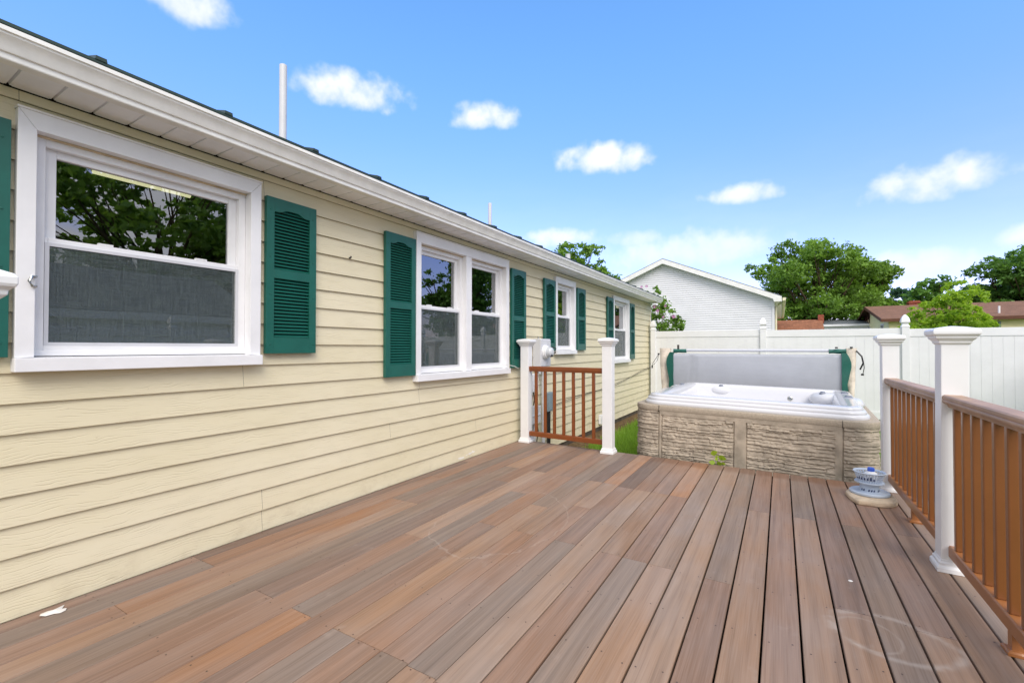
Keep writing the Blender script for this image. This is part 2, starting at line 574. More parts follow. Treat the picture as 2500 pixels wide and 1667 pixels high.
def glass_mat(name, tint=0.75, gloss=0.10):
    m = bpy.data.materials.new(name)
    m.use_nodes = True
    nt = m.node_tree
    t = NT(nt)
    for n in list(nt.nodes):
        nt.nodes.remove(n)
    out = t.n('ShaderNodeOutputMaterial')
    tr = t.n('ShaderNodeBsdfTransparent')
    tr.inputs[0].default_value = (tint * 0.92, tint, tint * 0.96, 1)
    gl = t.n('ShaderNodeBsdfGlossy')
    gl.inputs['Roughness'].default_value = 0.004
    gl.inputs['Color'].default_value = (0.95, 0.97, 1.0, 1)
    co = t.n('ShaderNodeTexCoord').outputs['Object']
    b = t.n('ShaderNodeBump')
    b.inputs['Strength'].default_value = 0.05
    b.inputs['Distance'].default_value = 0.01
    t.set(b.inputs['Height'], t.noise(co, 2.2, 1.0))
    t.set(gl.inputs['Normal'], b.outputs[0])
    fr = t.n('ShaderNodeFresnel')
    fr.inputs['IOR'].default_value = 1.55
    f = t.math('ADD', t.math('MULTIPLY', fr.outputs[0], 1.5), gloss, clamp=True)
    mx = t.n('ShaderNodeMixShader')
    t.set(mx.inputs[0], f)
    nt.links.new(tr.outputs[0], mx.inputs[1])
    nt.links.new(gl.outputs[0], mx.inputs[2])
    nt.links.new(mx.outputs[0], out.inputs[0])
    return m


GLASS = glass_mat('window glass', 0.55, 0.16)


def screen_mat():
    m = bpy.data.materials.new('insect screen')
    m.use_nodes = True
    nt = m.node_tree
    t = NT(nt)
    p = nt.nodes['Principled BSDF']
    out = nt.nodes['Material Output']
    co = t.n('ShaderNodeTexCoord').outputs['Object']
    n1 = t.noise(t.mapping(co, (1, 170, 8)), 1.0, 2.0, 0.6)
    n2 = t.noise(t.mapping(co, (1, 8, 170)), 1.0, 2.0, 0.6)
    k = t.smooth(t.math('ADD', n1, n2), 0.78, 1.22, 0.28, 0.58)
    p.inputs['Base Color'].default_value = S(90, 102, 102)
    p.inputs['Roughness'].default_value = 0.7
    tr = t.n('ShaderNodeBsdfTransparent')
    mx = t.n('ShaderNodeMixShader')
    t.set(mx.inputs[0], k)
    nt.links.new(tr.outputs[0], mx.inputs[1])
    nt.links.new(p.outputs[0], mx.inputs[2])
    nt.links.new(mx.outputs[0], out.inputs[0])
    return m


SCREEN = screen_mat()
GLOW = bpy.data.materials.new('lit fluorescent tube')
GLOW.use_nodes = True
_p = GLOW.node_tree.nodes['Principled BSDF']
_p.inputs['Base Color'].default_value = (0.9, 0.85, 0.6, 1)
_p.inputs['Emission Color'].default_value = (1.0, 0.9, 0.55, 1)
_p.inputs['Emission Strength'].default_value = 1.25


def ground_mat():
    m = mat('lawn', (0.07, 0.14, 0.03, 1), 0.95, 0.1)
    t = NT(m.node_tree)
    p = m.node_tree.nodes['Principled BSDF']
    co = t.n('ShaderNodeTexCoord').outputs['Object']
    a = t.noise(co, 0.5, 4.0)
    b = t.noise(co, 18.0, 4.0)
    c = t.ramp(b, [(0.3, (0.035, 0.075, 0.010)), (0.7, (0.13, 0.22, 0.035))])
    c = t.mix(t.smooth(a, 0.45, 0.7, 0, 0.5), c, (0.16, 0.17, 0.05, 1))
    t.set(p.inputs['Base Color'], c)
    bp = t.n('ShaderNodeBump')
    bp.inputs['Strength'].default_value = 0.8
    bp.inputs['Distance'].default_value = 0.03
    t.set(bp.inputs['Height'], b)
    t.set(p.inputs['Normal'], bp.outputs[0])
    return m


GROUND = -0.38
# ------------------------------------------------------------------ ground
g = MB()
g.quad((-400, -400, GROUND), (400, -400, GROUND), (400, 400, GROUND), (-400, 400, GROUND))
struct(g.build('ground', ground_mat()), 'green lawn and open ground around the houses')
g = MB()
pts = []
for i in range(30):
    y = 5.2 + i * 0.24
    pts.append((0.42 + 0.16 * noise.noise(Vector((y * 1.3, 0, 3))) + (0.25 if y < 6.5 else 0), y))
poly = [(0.0, 5.2)] + pts + [(0.0, 5.2 + 29 * 0.24)]
vs = [(0.0, y, GROUND + 0.03) for x, y in pts] + [(x, y, GROUND + 0.012) for x, y in pts]
n = len(pts)
g.add(vs, [(i, n + i, n + i + 1, i + 1) for i in range(n - 1)])
struct(g.build('soil', SOIL), 'strip of bare soil and straw along the yellow house')

# ------------------------------------------------------------------ deck
xl = [0.012, 0.108, 0.255, 0.396, 0.529, 0.691, 0.837, 0.987, 1.135]
xl += [1.135 + (2.152 - 1.135) / 7 * i for i in range(1, 8)]
xl += [2.299, 2.444, 2.590, 2.727, 2.870, 3.010, 3.150, 3.291, 3.431, 3.570, 3.714, 3.858]


def yend(x):
    return 5.205 - 0.043 * x


ORG, ROSE, GRY, LGT, DRK, TAN = (180, 140, 111), (167, 136, 115), (151, 133, 117), (175, 150, 129), (139, 118, 104), (179, 147, 121)
YS = [-2.5, -1.27, 0.02, 1.305, 2.585, 3.86]
B = {  # board index from the left line -> [(joint y, colour of the piece before it) ...], last colour runs to the tub
    25: [(6, GRY)],
    24: [(-1.27, ROSE), (1.305, LGT), (3.806, TAN), (6, ROSE)],
    23: [(0.02, GRY), (2.553, TAN), (6, ROSE)],
    22: [(1.305, ROSE), (3.82, GRY), (6, ORG)],
    21: [(0.02, ROSE), (2.585, TAN), (6, ROSE)],
    20: [(1.305, TAN), (3.815, TAN), (6, GRY)],
    19: [(0.02, GRY), (6, ROSE)],
    18: [(1.305, LGT), (3.815, TAN), (6, ROSE)],
    17: [(0.02, ROSE), (2.57, ROSE), (6, GRY)],
    16: [(1.305, LGT), (6, LGT)],
    15: [(0.02, ROSE), (2.58, TAN), (6, LGT)],
    14: [(2.586, GRY), (3.862, ROSE), (6, ORG)],
    13: [(1.305, GRY), (2.592, ROSE), (3.87, TAN), (6, ROSE)],
    12: [(1.284, ROSE), (3.873, LGT), (6, ROSE)],
    11: [(1.295, TAN), (2.603, GRY), (3.877, ROSE), (6, DRK)],
    10: [(1.305, GRY), (3.242, ROSE), (3.925, TAN), (6, ORG)],
    9: [(1.305, ROSE), (2.601, ORG), (3.925, TAN), (6, DRK)],
    8: [(1.308, GRY), (2.6, ORG), (3.9, GRY), (6, ORG)],
    7: [(1.313, ORG), (2.6, GRY), (6, ORG)],
    6: [(1.313, GRY), (3.95, TAN), (6, DRK)],
    5: [(1.3, ROSE), (2.6, TAN), (3.95, DRK), (6, ROSE)],
    4: [(1.3, TAN), (3.965, GRY), (6, ROSE)],
    3: [(1.3, GRY), (2.665, TAN), (6, GRY)],
    2: [(1.3, ROSE), (2.6, GRY), (6, ORG)],
    1: [(1.338, ORG), (2.66, GRY), (6, ROSE)],
    0: [(1.338, ROSE), (3.9, DRK), (6, ROSE)]}
B = {(k + 1 if k else 0): v for k, v in B.items()}
B[1] = [(1.338, GRY), (3.3, ROSE), (6, ROSE)]
B[2] = [(0.9, ROSE), (2.66, ORG), (6, GRY)]
B[3] = [(0.02, GRY), (2.665, TAN), (6, ROSE)]
B[4] = [(0.4, ROSE), (3.965, GRY), (6, TAN)]
B[5] = [(1.313, ROSE), (3.5, DRK), (6, ROSE)]
B[6] = [(0.02, GRY), (2.2, ROSE), (3.95, TAN), (6, DRK)]
B[7] = [(1.308, ORG), (3.3, GRY), (6, ROSE)]
B[8] = [(0.02, ROSE), (2.601, ROSE), (3.925, ORG), (6, ROSE)]
B[9] = [(1.305, GRY), (3.1, TAN), (6, GRY)]
d = MB()
seeds = []
GAP = 0.0022


def board(x0, x1, y0, y1, c, y1b=None):
    """a board with eased long edges; y1b = end at x1 when cut at a slight angle"""
    y1b = y1 if y1b is None else y1b
    e = 0.003
    GAP = 0.0019 if x0 < 1.9 else 0.0042
    prof = [(x0 + GAP, -0.024), (x0 + GAP, -e), (x0 + GAP + e, 0.0), (x1 - GAP - e, 0.0), (x1 - GAP, -e), (x1 - GAP, -0.024)]
    vs = [(x, y0, z) for x, z in prof] + [(x, y1 + (y1b - y1) * (x - x0) / (x1 - x0), z) for x, z in prof]
    k = 6
    fs = [(i, i + 1, k + i + 1, k + i) for i in range(5)] + [(5, 0, 6, 11)]
    fs = [f[::-1] for f in fs] + [(0, 1, 2, 3, 4, 5), (11, 10, 9, 8, 7, 6)]
    d.add(vs, fs, 0, c)
    s_ = rnd.random()
    seeds.extend([s_] * 12)


for i in range(len(xl) - 1):
    ys = -2.5
    for yj, c in B[i]:
        kk = rnd.uniform(0.64, 0.77)
        tw = rnd.uniform(-2.5, 2.5)
        mn = (160, 129, 114)
        c = [c[i_] * .76 + mn[i_] * .24 for i_ in range(3)]
        cc = S(c[0] + tw, c[1], c[2] - tw, kk)
        last = yj > 5.5
        if last:
            board(xl[i], xl[i + 1], ys, yend(xl[i]), cc, yend(xl[i + 1]))
        else:
            board(xl[i], xl[i + 1], ys, yj - 0.0012, cc)
        ys = yj + 0.0012
nb = len(d.v)
# screw heads, two per board on every joist and beside the butt joints
jy = []
for k in range(-5, 12):
    jy.append(0.02 + k * 0.4283)
for i in range(len(xl) - 1):
    for y in jy:
        if not -1 < y < 5.0:
            continue
        for x in (xl[i] + 0.028, xl[i + 1] - 0.028):
            xx, yy = x + rnd.uniform(-.006, .006), y + rnd.uniform(-.03, .03)
            r_ = 0.0038
            vs = [(xx + r_ * math.cos(a * math.pi / 3), yy + r_ * math.sin(a * math.pi / 3), 0.0007) for a in range(6)]
            d.add(vs, [tuple(range(6))], 1, (1, 1, 1, 1))
# joists coloured black, and a black sheet added as shade under the gaps
for y in jy:
    if -2.4 < y < 5.0:
        d.box(0.03, 3.85, y - 0.02, y + 0.02, -0.20, -0.026, 2)
d.box(0.03, 3.84, -2.5, 5.0, -0.26, -0.24, 2)
d.box(3.845, 3.87, -2.5, yend(3.85) - 0.01, -0.24, -0.026, 3)
d.box(0.03, 3.845, yend(0) - 0.19, yend(0) - 0.17, -0.24, -0.026, 3)
deck = d.build('deck', [DECKM, mat('screw heads', S(74, 54, 44), 0.5), BLACKV, BROWNT])
at = deck.data.attributes.new('seed', 'FLOAT', 'POINT')
at.data.foreach_set('value', seeds + [0.0] * (len(deck.data.vertices) - len(seeds)))
struct(deck, 'brown and grey composite board deck with dark gaps beside the yellow house')

# ------------------------------------------------------------------ yellow house
house = thing('yellow_house', 'pale yellow clapboard house with green shutters and white gutter beside the deck', 'house', (0, 0, 0))
EX = 0.13637
YL, YR = -4.0, 12.17
# openings: outer casing y0,y1,z0,z1
WINS = [
    dict(o=(0.613, 1.715, 1.092, 2.272), lights=[(0.675, 1.648)], mull=[], zo=(1.158, 2.19), zm=1.705),
    dict(o=(3.186, 4.862, 0.885, 2.280), lights=[(3.252, 3.972), (4.072, 4.796)], mull=[(3.972, 4.072)], zo=(0.952, 2.19), zm=1.598),
    dict(o=(6.238, 7.01, 1.100, 2.272), lights=[(6.30, 6.945)], mull=[], zo=(1.165, 2.19), zm=1.695),
    dict(o=(8.992, 10.12, 0.885, 2.258), lights=[(9.06, 10.05)], mull=[], zo=(0.952, 2.18), zm=1.584)]
wall = MB()
XB, XT = 0.0, -0.0145
ztop = 2.36


def course(y0, y1, za, zb, zc0, zc1):
    """strip of one lapped board between y0..y1, clipped to za..zb; the board runs zc0 (butt) .. zc1"""
    if y1 - y0 < 1e-4 or zb - za < 1e-4:
        return
    fx = lambda z: XB + (XT - XB) * (z - zc0) / (zc1 - zc0)
    wall.quad((fx(za), y0, za), (fx(za), y1, za), (fx(zb), y1, zb), (fx(zb), y0, zb))
    if za <= zc0 + 1e-5:
        wall.quad((XB, y0, za), (XT - 0.002, y0, za + 0.0025), (XT - 0.002, y1, za + 0.0025), (XB, y1, za))


SEAM = {0: [1.759], 1: [1.759], 7: [1.63, 5.3], 9: [], 6: [3.269], 5: [3.269], 17: [0.623, 4.869], 16: [1.756], 13: [], 2: [4.2], 3: [2.9]}
for k in range(-2, 18):
    z0, z1 = k * EX - 0.0035, (k + 1) * EX - 0.0035
    z1c = min(z1, ztop)
    cuts = [YL, YR]
    for wd in WINS:
        cuts += [wd['o'][0] + 0.02, wd['o'][1] - 0.02]
    sm = SEAM.get(k, [rnd.uniform(5.2, 9)])
    cuts += sm
    cuts = sorted(set(cuts))
    for a, b in zip(cuts[:-1], cuts[1:]):
        mid = (a + b) / 2
        a2 = a + (0.0008 if a in sm else 0)
        b2 = b - (0.0008 if b in sm else 0)
        hit = [wd for wd in WINS if wd['o'][0] < mid < wd['o'][1]]
        if hit:
            zl, zh = hit[0]['o'][2] + 0.02, hit[0]['o'][3] - 0.02
            course(a2, b2, z0, min(z1c, zl), z0, z1)
            course(a2, b2, max(z0, zh), z1c, z0, z1)
        else:
            course(a2, b2, z0, z1c, z0, z1)
# sheathing behind the boards (so that gaps read dark) with the window openings left clear
bk = MB()
ys = [YL] + sorted(sum([[wd['o'][0] + 0.03, wd['o'][1] - 0.03] for wd in WINS], [])) + [YR]
for i in range(0, len(ys) - 1):
    a, b = ys[i], ys[i + 1]
    hit = [wd for wd in WINS if wd['o'][0] < (a + b) / 2 < wd['o'][1]]
    if not hit:
        bk.quad((-0.020, a, -0.28), (-0.020, b, -0.28), (-0.020, b, 2.38), (-0.020, a, 2.38))
    else:
        wd = hit[0]
        bk.quad((-0.020, a, -0.28), (-0.020, b, -0.28), (-0.020, b, wd['o'][2] + 0.03), (-0.020, a, wd['o'][2] + 0.03))
        bk.quad((-0.020, a, wd['o'][3] - 0.03), (-0.020, b, wd['o'][3] - 0.03), (-0.020, b, 2.38), (-0.020, a, 2.38))
wall.build('siding', SIDING, house)
bk.build('sheathing', BLACKV, house)
f = MB()
f.box(-7.78, -0.02, YL + 0.03, YR - 0.03, -0.6, -0.283)
f.build('foundation', FOUND, house)
e = MB()
e.quad((0.0, YR, -0.28), (-7.8, YR, -0.28), (-7.8, YR, 2.38), (0.0, YR, 2.38))
e.add([(0.0, YR, 2.38), (-7.8, YR, 2.38), (-3.9, YR, 3.55)], [(0, 1, 2)])
e.quad((-7.8, YL, -0.28), (0, YL, -0.28), (0, YL, 2.38), (-7.8, YL, 2.38))
e.add([(-7.8, YL, 2.38), (0, YL, 2.38), (-3.9, YL, 3.55)], [(0, 1, 2)])
e.quad((-7.8, YR, -0.28), (-7.8, YL, -0.28), (-7.8, YL, 2.38), (-7.8, YR, 2.38))
e.build('outer_wall', SIDING, house)
c = MB()
c.box(-0.05, 0.006, YR + 0.001, YR + 0.035, -0.28, 2.355)
c.build('corner_trim', GUTTER, house)
# soffit panels
s = MB()
y = 0.587 - 0.1445 * 32
while y < YR:
    y2 = min(y + 0.1445, YR + 0.03)
    s.add([(-0.002, y + .004, 2.366), (0.212, y + .004, 2.372), (0.212, y2 - .006, 2.372), (-0.002, y2 - .006, 2.366)], [(3, 2, 1, 0)])
    s.add([(-0.002, y2 - .006, 2.366), (0.212, y2 - .006, 2.372), (0.212, y2, 2.386), (-0.002, y2, 2.382)], [(3, 2, 1, 0)])
    s.add([(-0.002, y2, 2.382), (0.212, y2, 2.386), (0.212, y2 + .004, 2.372), (-0.002, y2 + .004, 2.366)], [(3, 2, 1, 0)])
    y += 0.1445
y = 0.587 - 0.1445 * 32
while y < YR:
    s.box(-0.004, 0.004, y - 0.011, y + 0.011, 2.362, 2.372, 1)
    y += 0.1445
s.build('soffit', [SOFFIT, BLACKV], house)
# gutter (ogee profile) and fascia lip
gp = [(0.214, 2.362), (0.262, 2.362), (0.265, 2.366), (0.266, 2.388), (0.275, 2.391), (0.280, 2.402), (0.286, 2.422), (0.297, 2.438), (0.305, 2.447), (0.306, 2.455), (0.3135, 2.457), (0.3135, 2.475),
      (0.303, 2.476), (0.300, 2.466), (0.214, 2.468)]
gm = MB()
gm.extrude_y(gp, YL - 0.05, YR + 0.06)
gm.build('gutter', GUTTER, house, smooth=32)
# roof
rf = MB()
ev = (0.300, 2.486)
rdg = (-3.9, 2.486 + 4.2 * 0.30)
th = 0.014
rf.extrude_y([ev, (ev[0], ev[1] + th), (rdg[0], rdg[1] + th), (rdg[0], rdg[1])][::-1], YL - 0.1, YR + 0.09)
rf.extrude_y([(-8.1, ev[1]), (-8.1, ev[1] + th), (rdg[0], rdg[1] + th), (rdg[0], rdg[1])], YL - 0.1, YR + 0.09)
ry = 0.815 - 0.5535 * 8
while ry < YR:
    vs = []
    for (x, z) in ((ev[0] + 0.004, ev[1] + th), (rdg[0], rdg[1] + th)):
        vs += [(x, ry - .022, z - 0.001), (x, ry - .019, z + .016), (x, ry + .019, z + .016), (x, ry + .022, z - 0.001)]
    rf.add(vs, [(0, 1, 2, 3)[::-1], (4, 5, 6, 7), (0, 4, 5, 1), (1, 5, 6, 2), (2, 6, 7, 3)])
    ry += 0.5535
rf.build('roof', ROOFG, house)
for x, y, zb, zt, r in ((-1.0, 2.52, 2.8, 3.81, 0.033), (-1.2, 6.3, 2.9, 3.60, 0.030), (-0.8, 8.6, 2.75, 3.12, 0.05)):
    p = MB()
    p.lathe(x, y, [(r, zb), (r, zt), (r * 0.84, zt), (r * 0.84, zt - 0.05)], 20)
    p.lathe(x, y, [(r * 1.9, zb - 0.0), (r * 1.15, zb + 0.09)], 20)
    p.build('vent_pipe', METERG, house, smooth=40)

# interior seen through the panes
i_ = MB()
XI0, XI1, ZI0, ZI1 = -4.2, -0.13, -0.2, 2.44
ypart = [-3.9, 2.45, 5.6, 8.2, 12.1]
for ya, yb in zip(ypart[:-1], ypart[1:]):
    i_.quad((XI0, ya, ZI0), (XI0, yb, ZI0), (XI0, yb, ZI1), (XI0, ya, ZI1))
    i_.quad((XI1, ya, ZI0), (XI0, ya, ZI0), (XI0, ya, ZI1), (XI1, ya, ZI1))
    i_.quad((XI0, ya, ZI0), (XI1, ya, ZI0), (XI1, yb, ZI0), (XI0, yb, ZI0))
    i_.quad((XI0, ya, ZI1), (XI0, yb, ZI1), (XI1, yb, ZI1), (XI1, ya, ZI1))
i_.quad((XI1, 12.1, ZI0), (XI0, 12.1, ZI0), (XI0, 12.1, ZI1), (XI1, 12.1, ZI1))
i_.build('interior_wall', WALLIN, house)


def ring_yz(m, y0, y1, z0, z1, wl, x0, x1, wb=None, wt_=None):
    wb = wl if wb is None else wb
    wt_ = wl if wt_ is None else wt_
    m.box(x0, x1, y0, y0 + wl, z0, z1)
    m.box(x0, x1, y1 - wl, y1, z0, z1)
    m.box(x0, x1, y0 + wl, y1 - wl, z0, z0 + wb)
    m.box(x0, x1, y0 + wl, y1 - wl, z1 - wt_, z1)


def make_window(wd):
    y0, y1, z0, z1 = wd['o']
    za, zb = wd['zo']
    la, lb = wd['lights'][0][0], wd['lights'][-1][1]
    t = MB()
    xf = 0.036
    # mitred casing, returning inwards as the jamb
    def mitre(pts_o, pts_i):
        t.add([(xf, *pts_o[0]), (xf, *pts_o[1]), (xf, *pts_i[1]), (xf, *pts_i[0]),
               (-0.012, *pts_o[0]), (-0.012, *pts_o[1]), (-0.11, *pts_i[1]), (-0.11, *pts_i[0])],
              [(0, 1, 2, 3), (0, 4, 5, 1), (3, 2, 6, 7), (1, 5, 6, 2), (4, 0, 3, 7)])
    g_ = 0.0006
    mitre([(y0, z0 + .062), (y0, z1)], [(la, za), (la, zb)])
    mitre([(y1, z1), (y1, z0 + .062)], [(lb, zb), (lb, za)])
    mitre([(y0 + g_, z1 + g_), (y1 - g_, z1 + g_)], [(la + g_, zb + g_), (lb - g_, zb + g_)])
    for ma, mb in wd['mull']:
        t.box(-0.11, 0.03, ma, mb, za, zb)
    o = t.build('window', TRIM, house, bevel=0.0018)
    q = MB()
    q.box(-0.012, 0.058, y0 - 0.004, y1 + 0.004, z0, z0 + 0.062)
    q.add([(0.052, y0 - .002, z0 + .0625), (-0.11, y0 + 0.06, za + 0.004), (-0.11, y1 - 0.06, za + 0.004), (0.052, y1 + .002, z0 + .0625)], [(3, 2, 1, 0)])
    q.build('sill', TRIM, o, bevel=0.003)
    ck = MB()
    ck.box(-0.0245, -0.016, la + .002, lb - .002, zb - .009, zb - .001)
    ck.build('caulk', mat('aged caulk', S(208, 188, 158), 0.8, var=0.3, vscale=9), o)
    cap = MB()
    cap.box(-0.012, 0.042, y0 - 0.003, y1 + 0.003, z1 + 0.001, z1 + 0.009)
    cap.build('drip_cap', GUTTER, o)
    zm = wd['zm']
    for (a, b) in wd['lights']:
        fr = MB()
        ring_yz(fr, a + .001, b - .001, za + .004, zb - .001, 0.042, -0.098, -0.026, wb=0.05)
        fr.box(-0.03, -0.018, a + .001, b - .001, za + .004, za + 0.03)
        fr.build('frame', TRIM, o, bevel=0.002)
        us = MB()
        ring_yz(us, a + .043, b - .043, zm - 0.012, zb - .043, 0.046, -0.088, -0.058, wb=0.03, wt_=0.036)
        us.build('sash', TRIM, o, bevel=0.003)
        ls = MB()
        ring_yz(ls, a + .043, b - .043, za + .052, zm + 0.016, 0.014, -0.056, -0.034, wb=0.016, wt_=0.032)
        ls.build('sash', TRIM, o, bevel=0.003)
        pu = MB()
        pu.quad((-0.074, a + .085, zm), (-0.074, b - .085, zm), (-0.074, b - .085, zb - .07), (-0.074, a + .085, zb - .07))
        pu.build('pane', GLASS, o)
        pl = MB()
        pl.quad((-0.046, a + .05, za + .06), (-0.046, b - .05, za + .06), (-0.046, b - .05, zm), (-0.046, a + .05, zm))
        pl.build('pane', GLASS, o)
        sn = MB()
        sn.quad((-0.030, a + .044, za + .054), (-0.030, b - .044, za + .054), (-0.030, b - .044, zm - .012), (-0.030, a + .044, zm - .012))
        sn.build('screen', SCREEN, o)
        sf = MB()
        ring_yz(sf, a + .044, b - .044, za + .052, zm - .008, 0.016, -0.0335, -0.0255)
        sf.build('screen_frame', METERG, o)
        for yy in (a + (b - a) * .28, a + (b - a) * .74):
            ck = MB()
            ck.box(-0.056, -0.036, yy - .03, yy + .03, zm + .017, zm + .027)
            ck.build('sash_lock', TRIM, o)
    return o


for wd in WINS:
    make_window(wd)


def shutter_mesh(h):
    """louvred shutter, 0.37 wide, origin at its lower left back corner; y across, z up"""
    wdt, st, top, bot = 0.372, 0.054, 0.07, 0.108
    m = MB()
    x0, x1 = 0.004, 0.034
    zmid = 0.512 * h if h < 1.15 else 0.50 * h
    mr = 0.030
    m.box(x0, x1, 0, st, 0, h)
    m.box(x0, x1, wdt - st, wdt, 0, h)
    m.box(x0, x1, st, wdt - st, 0, bot)
    m.box(x0, x1, st, wdt - st, zmid - mr, zmid + mr)
    # arched top rail
    n_ = 22
    low = []
    for i in range(n_ + 1):
        u = i / n_
        yy = st + (wdt - 2 * st) * u
        k = 0.5 - 0.5 * math.cos(min(1, max(0, (0.40 - abs(u - 0.5)) * 3.4)) * math.pi)
        low.append((yy, h - top - 0.024 + 0.024 * k))
    pl = low + [(wdt - st, h), (st, h)]
    m.loft([[(x0, a, b) for a, b in pl], [(x1, a, b) for a, b in pl]])
    m.box(0.0, 0.006, st - .002, wdt - st + .002, 0.05, h - 0.05, 1)
    for za, zb in ((bot, zmid - mr), (zmid + mr, h - top)):
        n2 = max(3, int(round((zb - za) / 0.0232)))
        for i in range(n2):
            z = za + (i + 0.15) * (zb - za) / n2
            hh = (zb - za) / n2
            m.add([(0.029, st - .001, z), (0.011, st - .001, z + hh * .74), (0.011, wdt - st + .001, z + hh * .74), (0.029, wdt - st + .001, z),
                   (0.024, st - .001, z - .002), (0.006, st - .001, z + hh * .66), (0.006, wdt - st + .001, z + hh * .66), (0.024, wdt - st + .001, z - .002)],
                  [(3, 2, 1, 0), (4, 5, 6, 7), (0, 4, 7, 3)])
    for yy in (st * .5, wdt - st * .5):
        for zz in (0.06 * h, h * .38, h * .62, h * .92):
            m.loft([[(x1 - .001 + dx, yy + r_ * math.cos(a * math.pi / 4), zz + r_ * math.sin(a * math.pi / 4)) for a in range(8)]
                    for r_, dx in ((.006, 0), (.005, .004))])
    return m


SH = {}
for y, z, hh in ((0.222, 1.158, 1.045), (1.752, 1.162, 1.045), (2.805, 0.945, 1.262), (4.932, 0.945, 1.262), (5.857, 1.160, 1.045), (7.085, 1.160, 1.045),
                 (8.622, 0.945, 1.255), (10.175, 0.945, 1.255)):
    key = round(hh, 1)
    if key not in SH:
        SH[key] = shutter_mesh(hh).build('shutter', [GREEN, mat('shutter gap shade', S(6, 24, 22), 0.7)], house, bevel=0.0015)  # backing coloured near black to stand in for shade between the louvres
        o = SH[key]
    else:
        o = SH[key].copy()
        col.objects.link(o)
        o.parent = house
    o.location = (0.0015, y, z)
# chipped paint by the deck, latch on the trim, dark hook in the boards, white cord clip on the sill
m = MB()
m.tube([(0.036, 0.678, 1.478), (0.048, 0.662, 1.478), (0.050, 0.652, 1.50), (0.048, 0.662, 1.522), (0.036, 0.678, 1.522)], 0.006, 8)
m.build('latch', CHROME, house, smooth=60)
m = MB()
m.tube([(-0.01, 2.448, 1.913), (0.016, 2.448, 1.913), (0.022, 2.448, 1.925)], 0.006, 8)
m.build('hook', BLACKP, house, smooth=60)
m = MB()
m.tube([(0.05, 4.66, 1.0), (0.09, 4.76, 0.99), (0.09, 4.9, 0.97), (0.06, 5.05, 0.937)], 0.004, 6)
m.build('cord', CABLEW, house, smooth=60)
m = MB()
for k in range(9):
    yy, zz = 4.0 + rnd.uniform(-.12, .17), 0.02 + rnd.uniform(0, .055)
    r_ = rnd.uniform(.008, .03)
    xf_ = lambda z: XB + (XT - XB) * ((z + .0035) / EX) + 0.0012
    pg = [(yy + r_ * 2.0 * rnd.uniform(.5, 1) * math.cos(a * math.pi / 4), max(0.002, zz + r_ * .45 * rnd.uniform(.5, 1) * math.sin(a * math.pi / 4))) for a in range(8)]
    m.add([(xf_(z) + 0.0004 * (k % 3), y_, z) for y_, z in pg], [tuple(range(8))])
m.build('paint_scuff', mat('white scuff', S(228, 224, 216), 0.7), house)

# lit tube seen inside the first window, curtains inside the small ones
fl = thing('ceiling_light', 'lit fluorescent strip glowing inside the big window', 'light', (-1.0, 1.47, 2.40))
m = MB()
m.box(-0.06, 0.06, -0.32, 0.32, 0.0, 0.036)
m.build('housing', METERG, fl)
m = MB()
m.tube([(0, -0.29, -0.018), (0, 0.29, -0.018)], 0.02, 10)
m.build('tube', GLOW, fl, smooth=60)
for (ya, yb, za, zb, lab) in ((6.34, 6.62, 1.2, 1.62, 'bunched pale lace curtain in the narrow window above the meter box'),
                              (9.1, 10.0, 0.98, 1.56, 'patterned lace curtain across the lowest pane of the farthest window')):
    m = MB()
    n2 = 40
    rows = []
    for r_ in range(2):
        rows.append([(-0.19 + 0.018 * math.sin(i * 1.25), ya + (yb - ya) * i / n2, za if r_ == 0 else zb - 0.05 * abs(math.sin(i * .3))) for i in range(n2 + 1)])
    m.loft(rows, closed=False, cap0=False, cap1=False)
    tag(m.build('lace_curtain', LACE, smooth=180), lab, 'curtain')

# ------------------------------------------------------------------ deck posts and railings
PW = 0.0565


def deck_post(cx, cy, label, knob=False, lean=0.0, dz=0.0):
    p = thing('deck_post', label, 'post', (cx, cy, 0), 'white sleeve posts of the deck railing')
    m = MB()
    m.sq(0, 0, [(PW, 0.001), (PW, 1.245 + dz)])
    m.build('shaft', WHITE, p, bevel=0.004)
    m = MB()
    m.sq(0, 0, [(0.076, 0.0012), (0.076, 0.022), (0.072, 0.030), (0.067, 0.036), (0.066, 0.048), (0.060, 0.056), (0.0575, 0.066)])
    m.build('base_trim', WHITE, p, bevel=0.0015)
    m = MB()
    m.sq(0, 0, [(h_, z_ + dz) for h_, z_ in [(0.058, 1.218), (0.066, 1.226), (0.067, 1.236), (0.074, 1.244), (0.082, 1.252), (0.083, 1.262), (0.0925, 1.270), (0.095, 1.276), (0.095, 1.290),
                (0.090, 1.298), (0.072, 1.306), (0.048, 1.312), (0.022, 1.316)] + ([(0.020, 1.330), (0.012, 1.338)] if knob else [(0.006, 1.318)])])
    m.build('cap', WHITE, p, bevel=0.002)
    p.rotation_euler = (0, lean, 0)
    return p


deck_post(0.135, 5.125, 'white post against the yellow siding at the short railing')
deck_post(1.243, 5.055, 'white post between the short chestnut railing and the grass by the hot tub')
deck_post(3.737, 4.942, 'white post behind the paving slab at the hot tub corner')
deck_post(3.737, 3.353, 'large near white post joining the two long railings', lean=R(0.5))
deck_post(3.737, 1.50, 'white post ending the long railing just outside the picture')
deck_post(1.432, 0.209, 'white post cap poking in beside the big window', knob=True, dz=0.062)


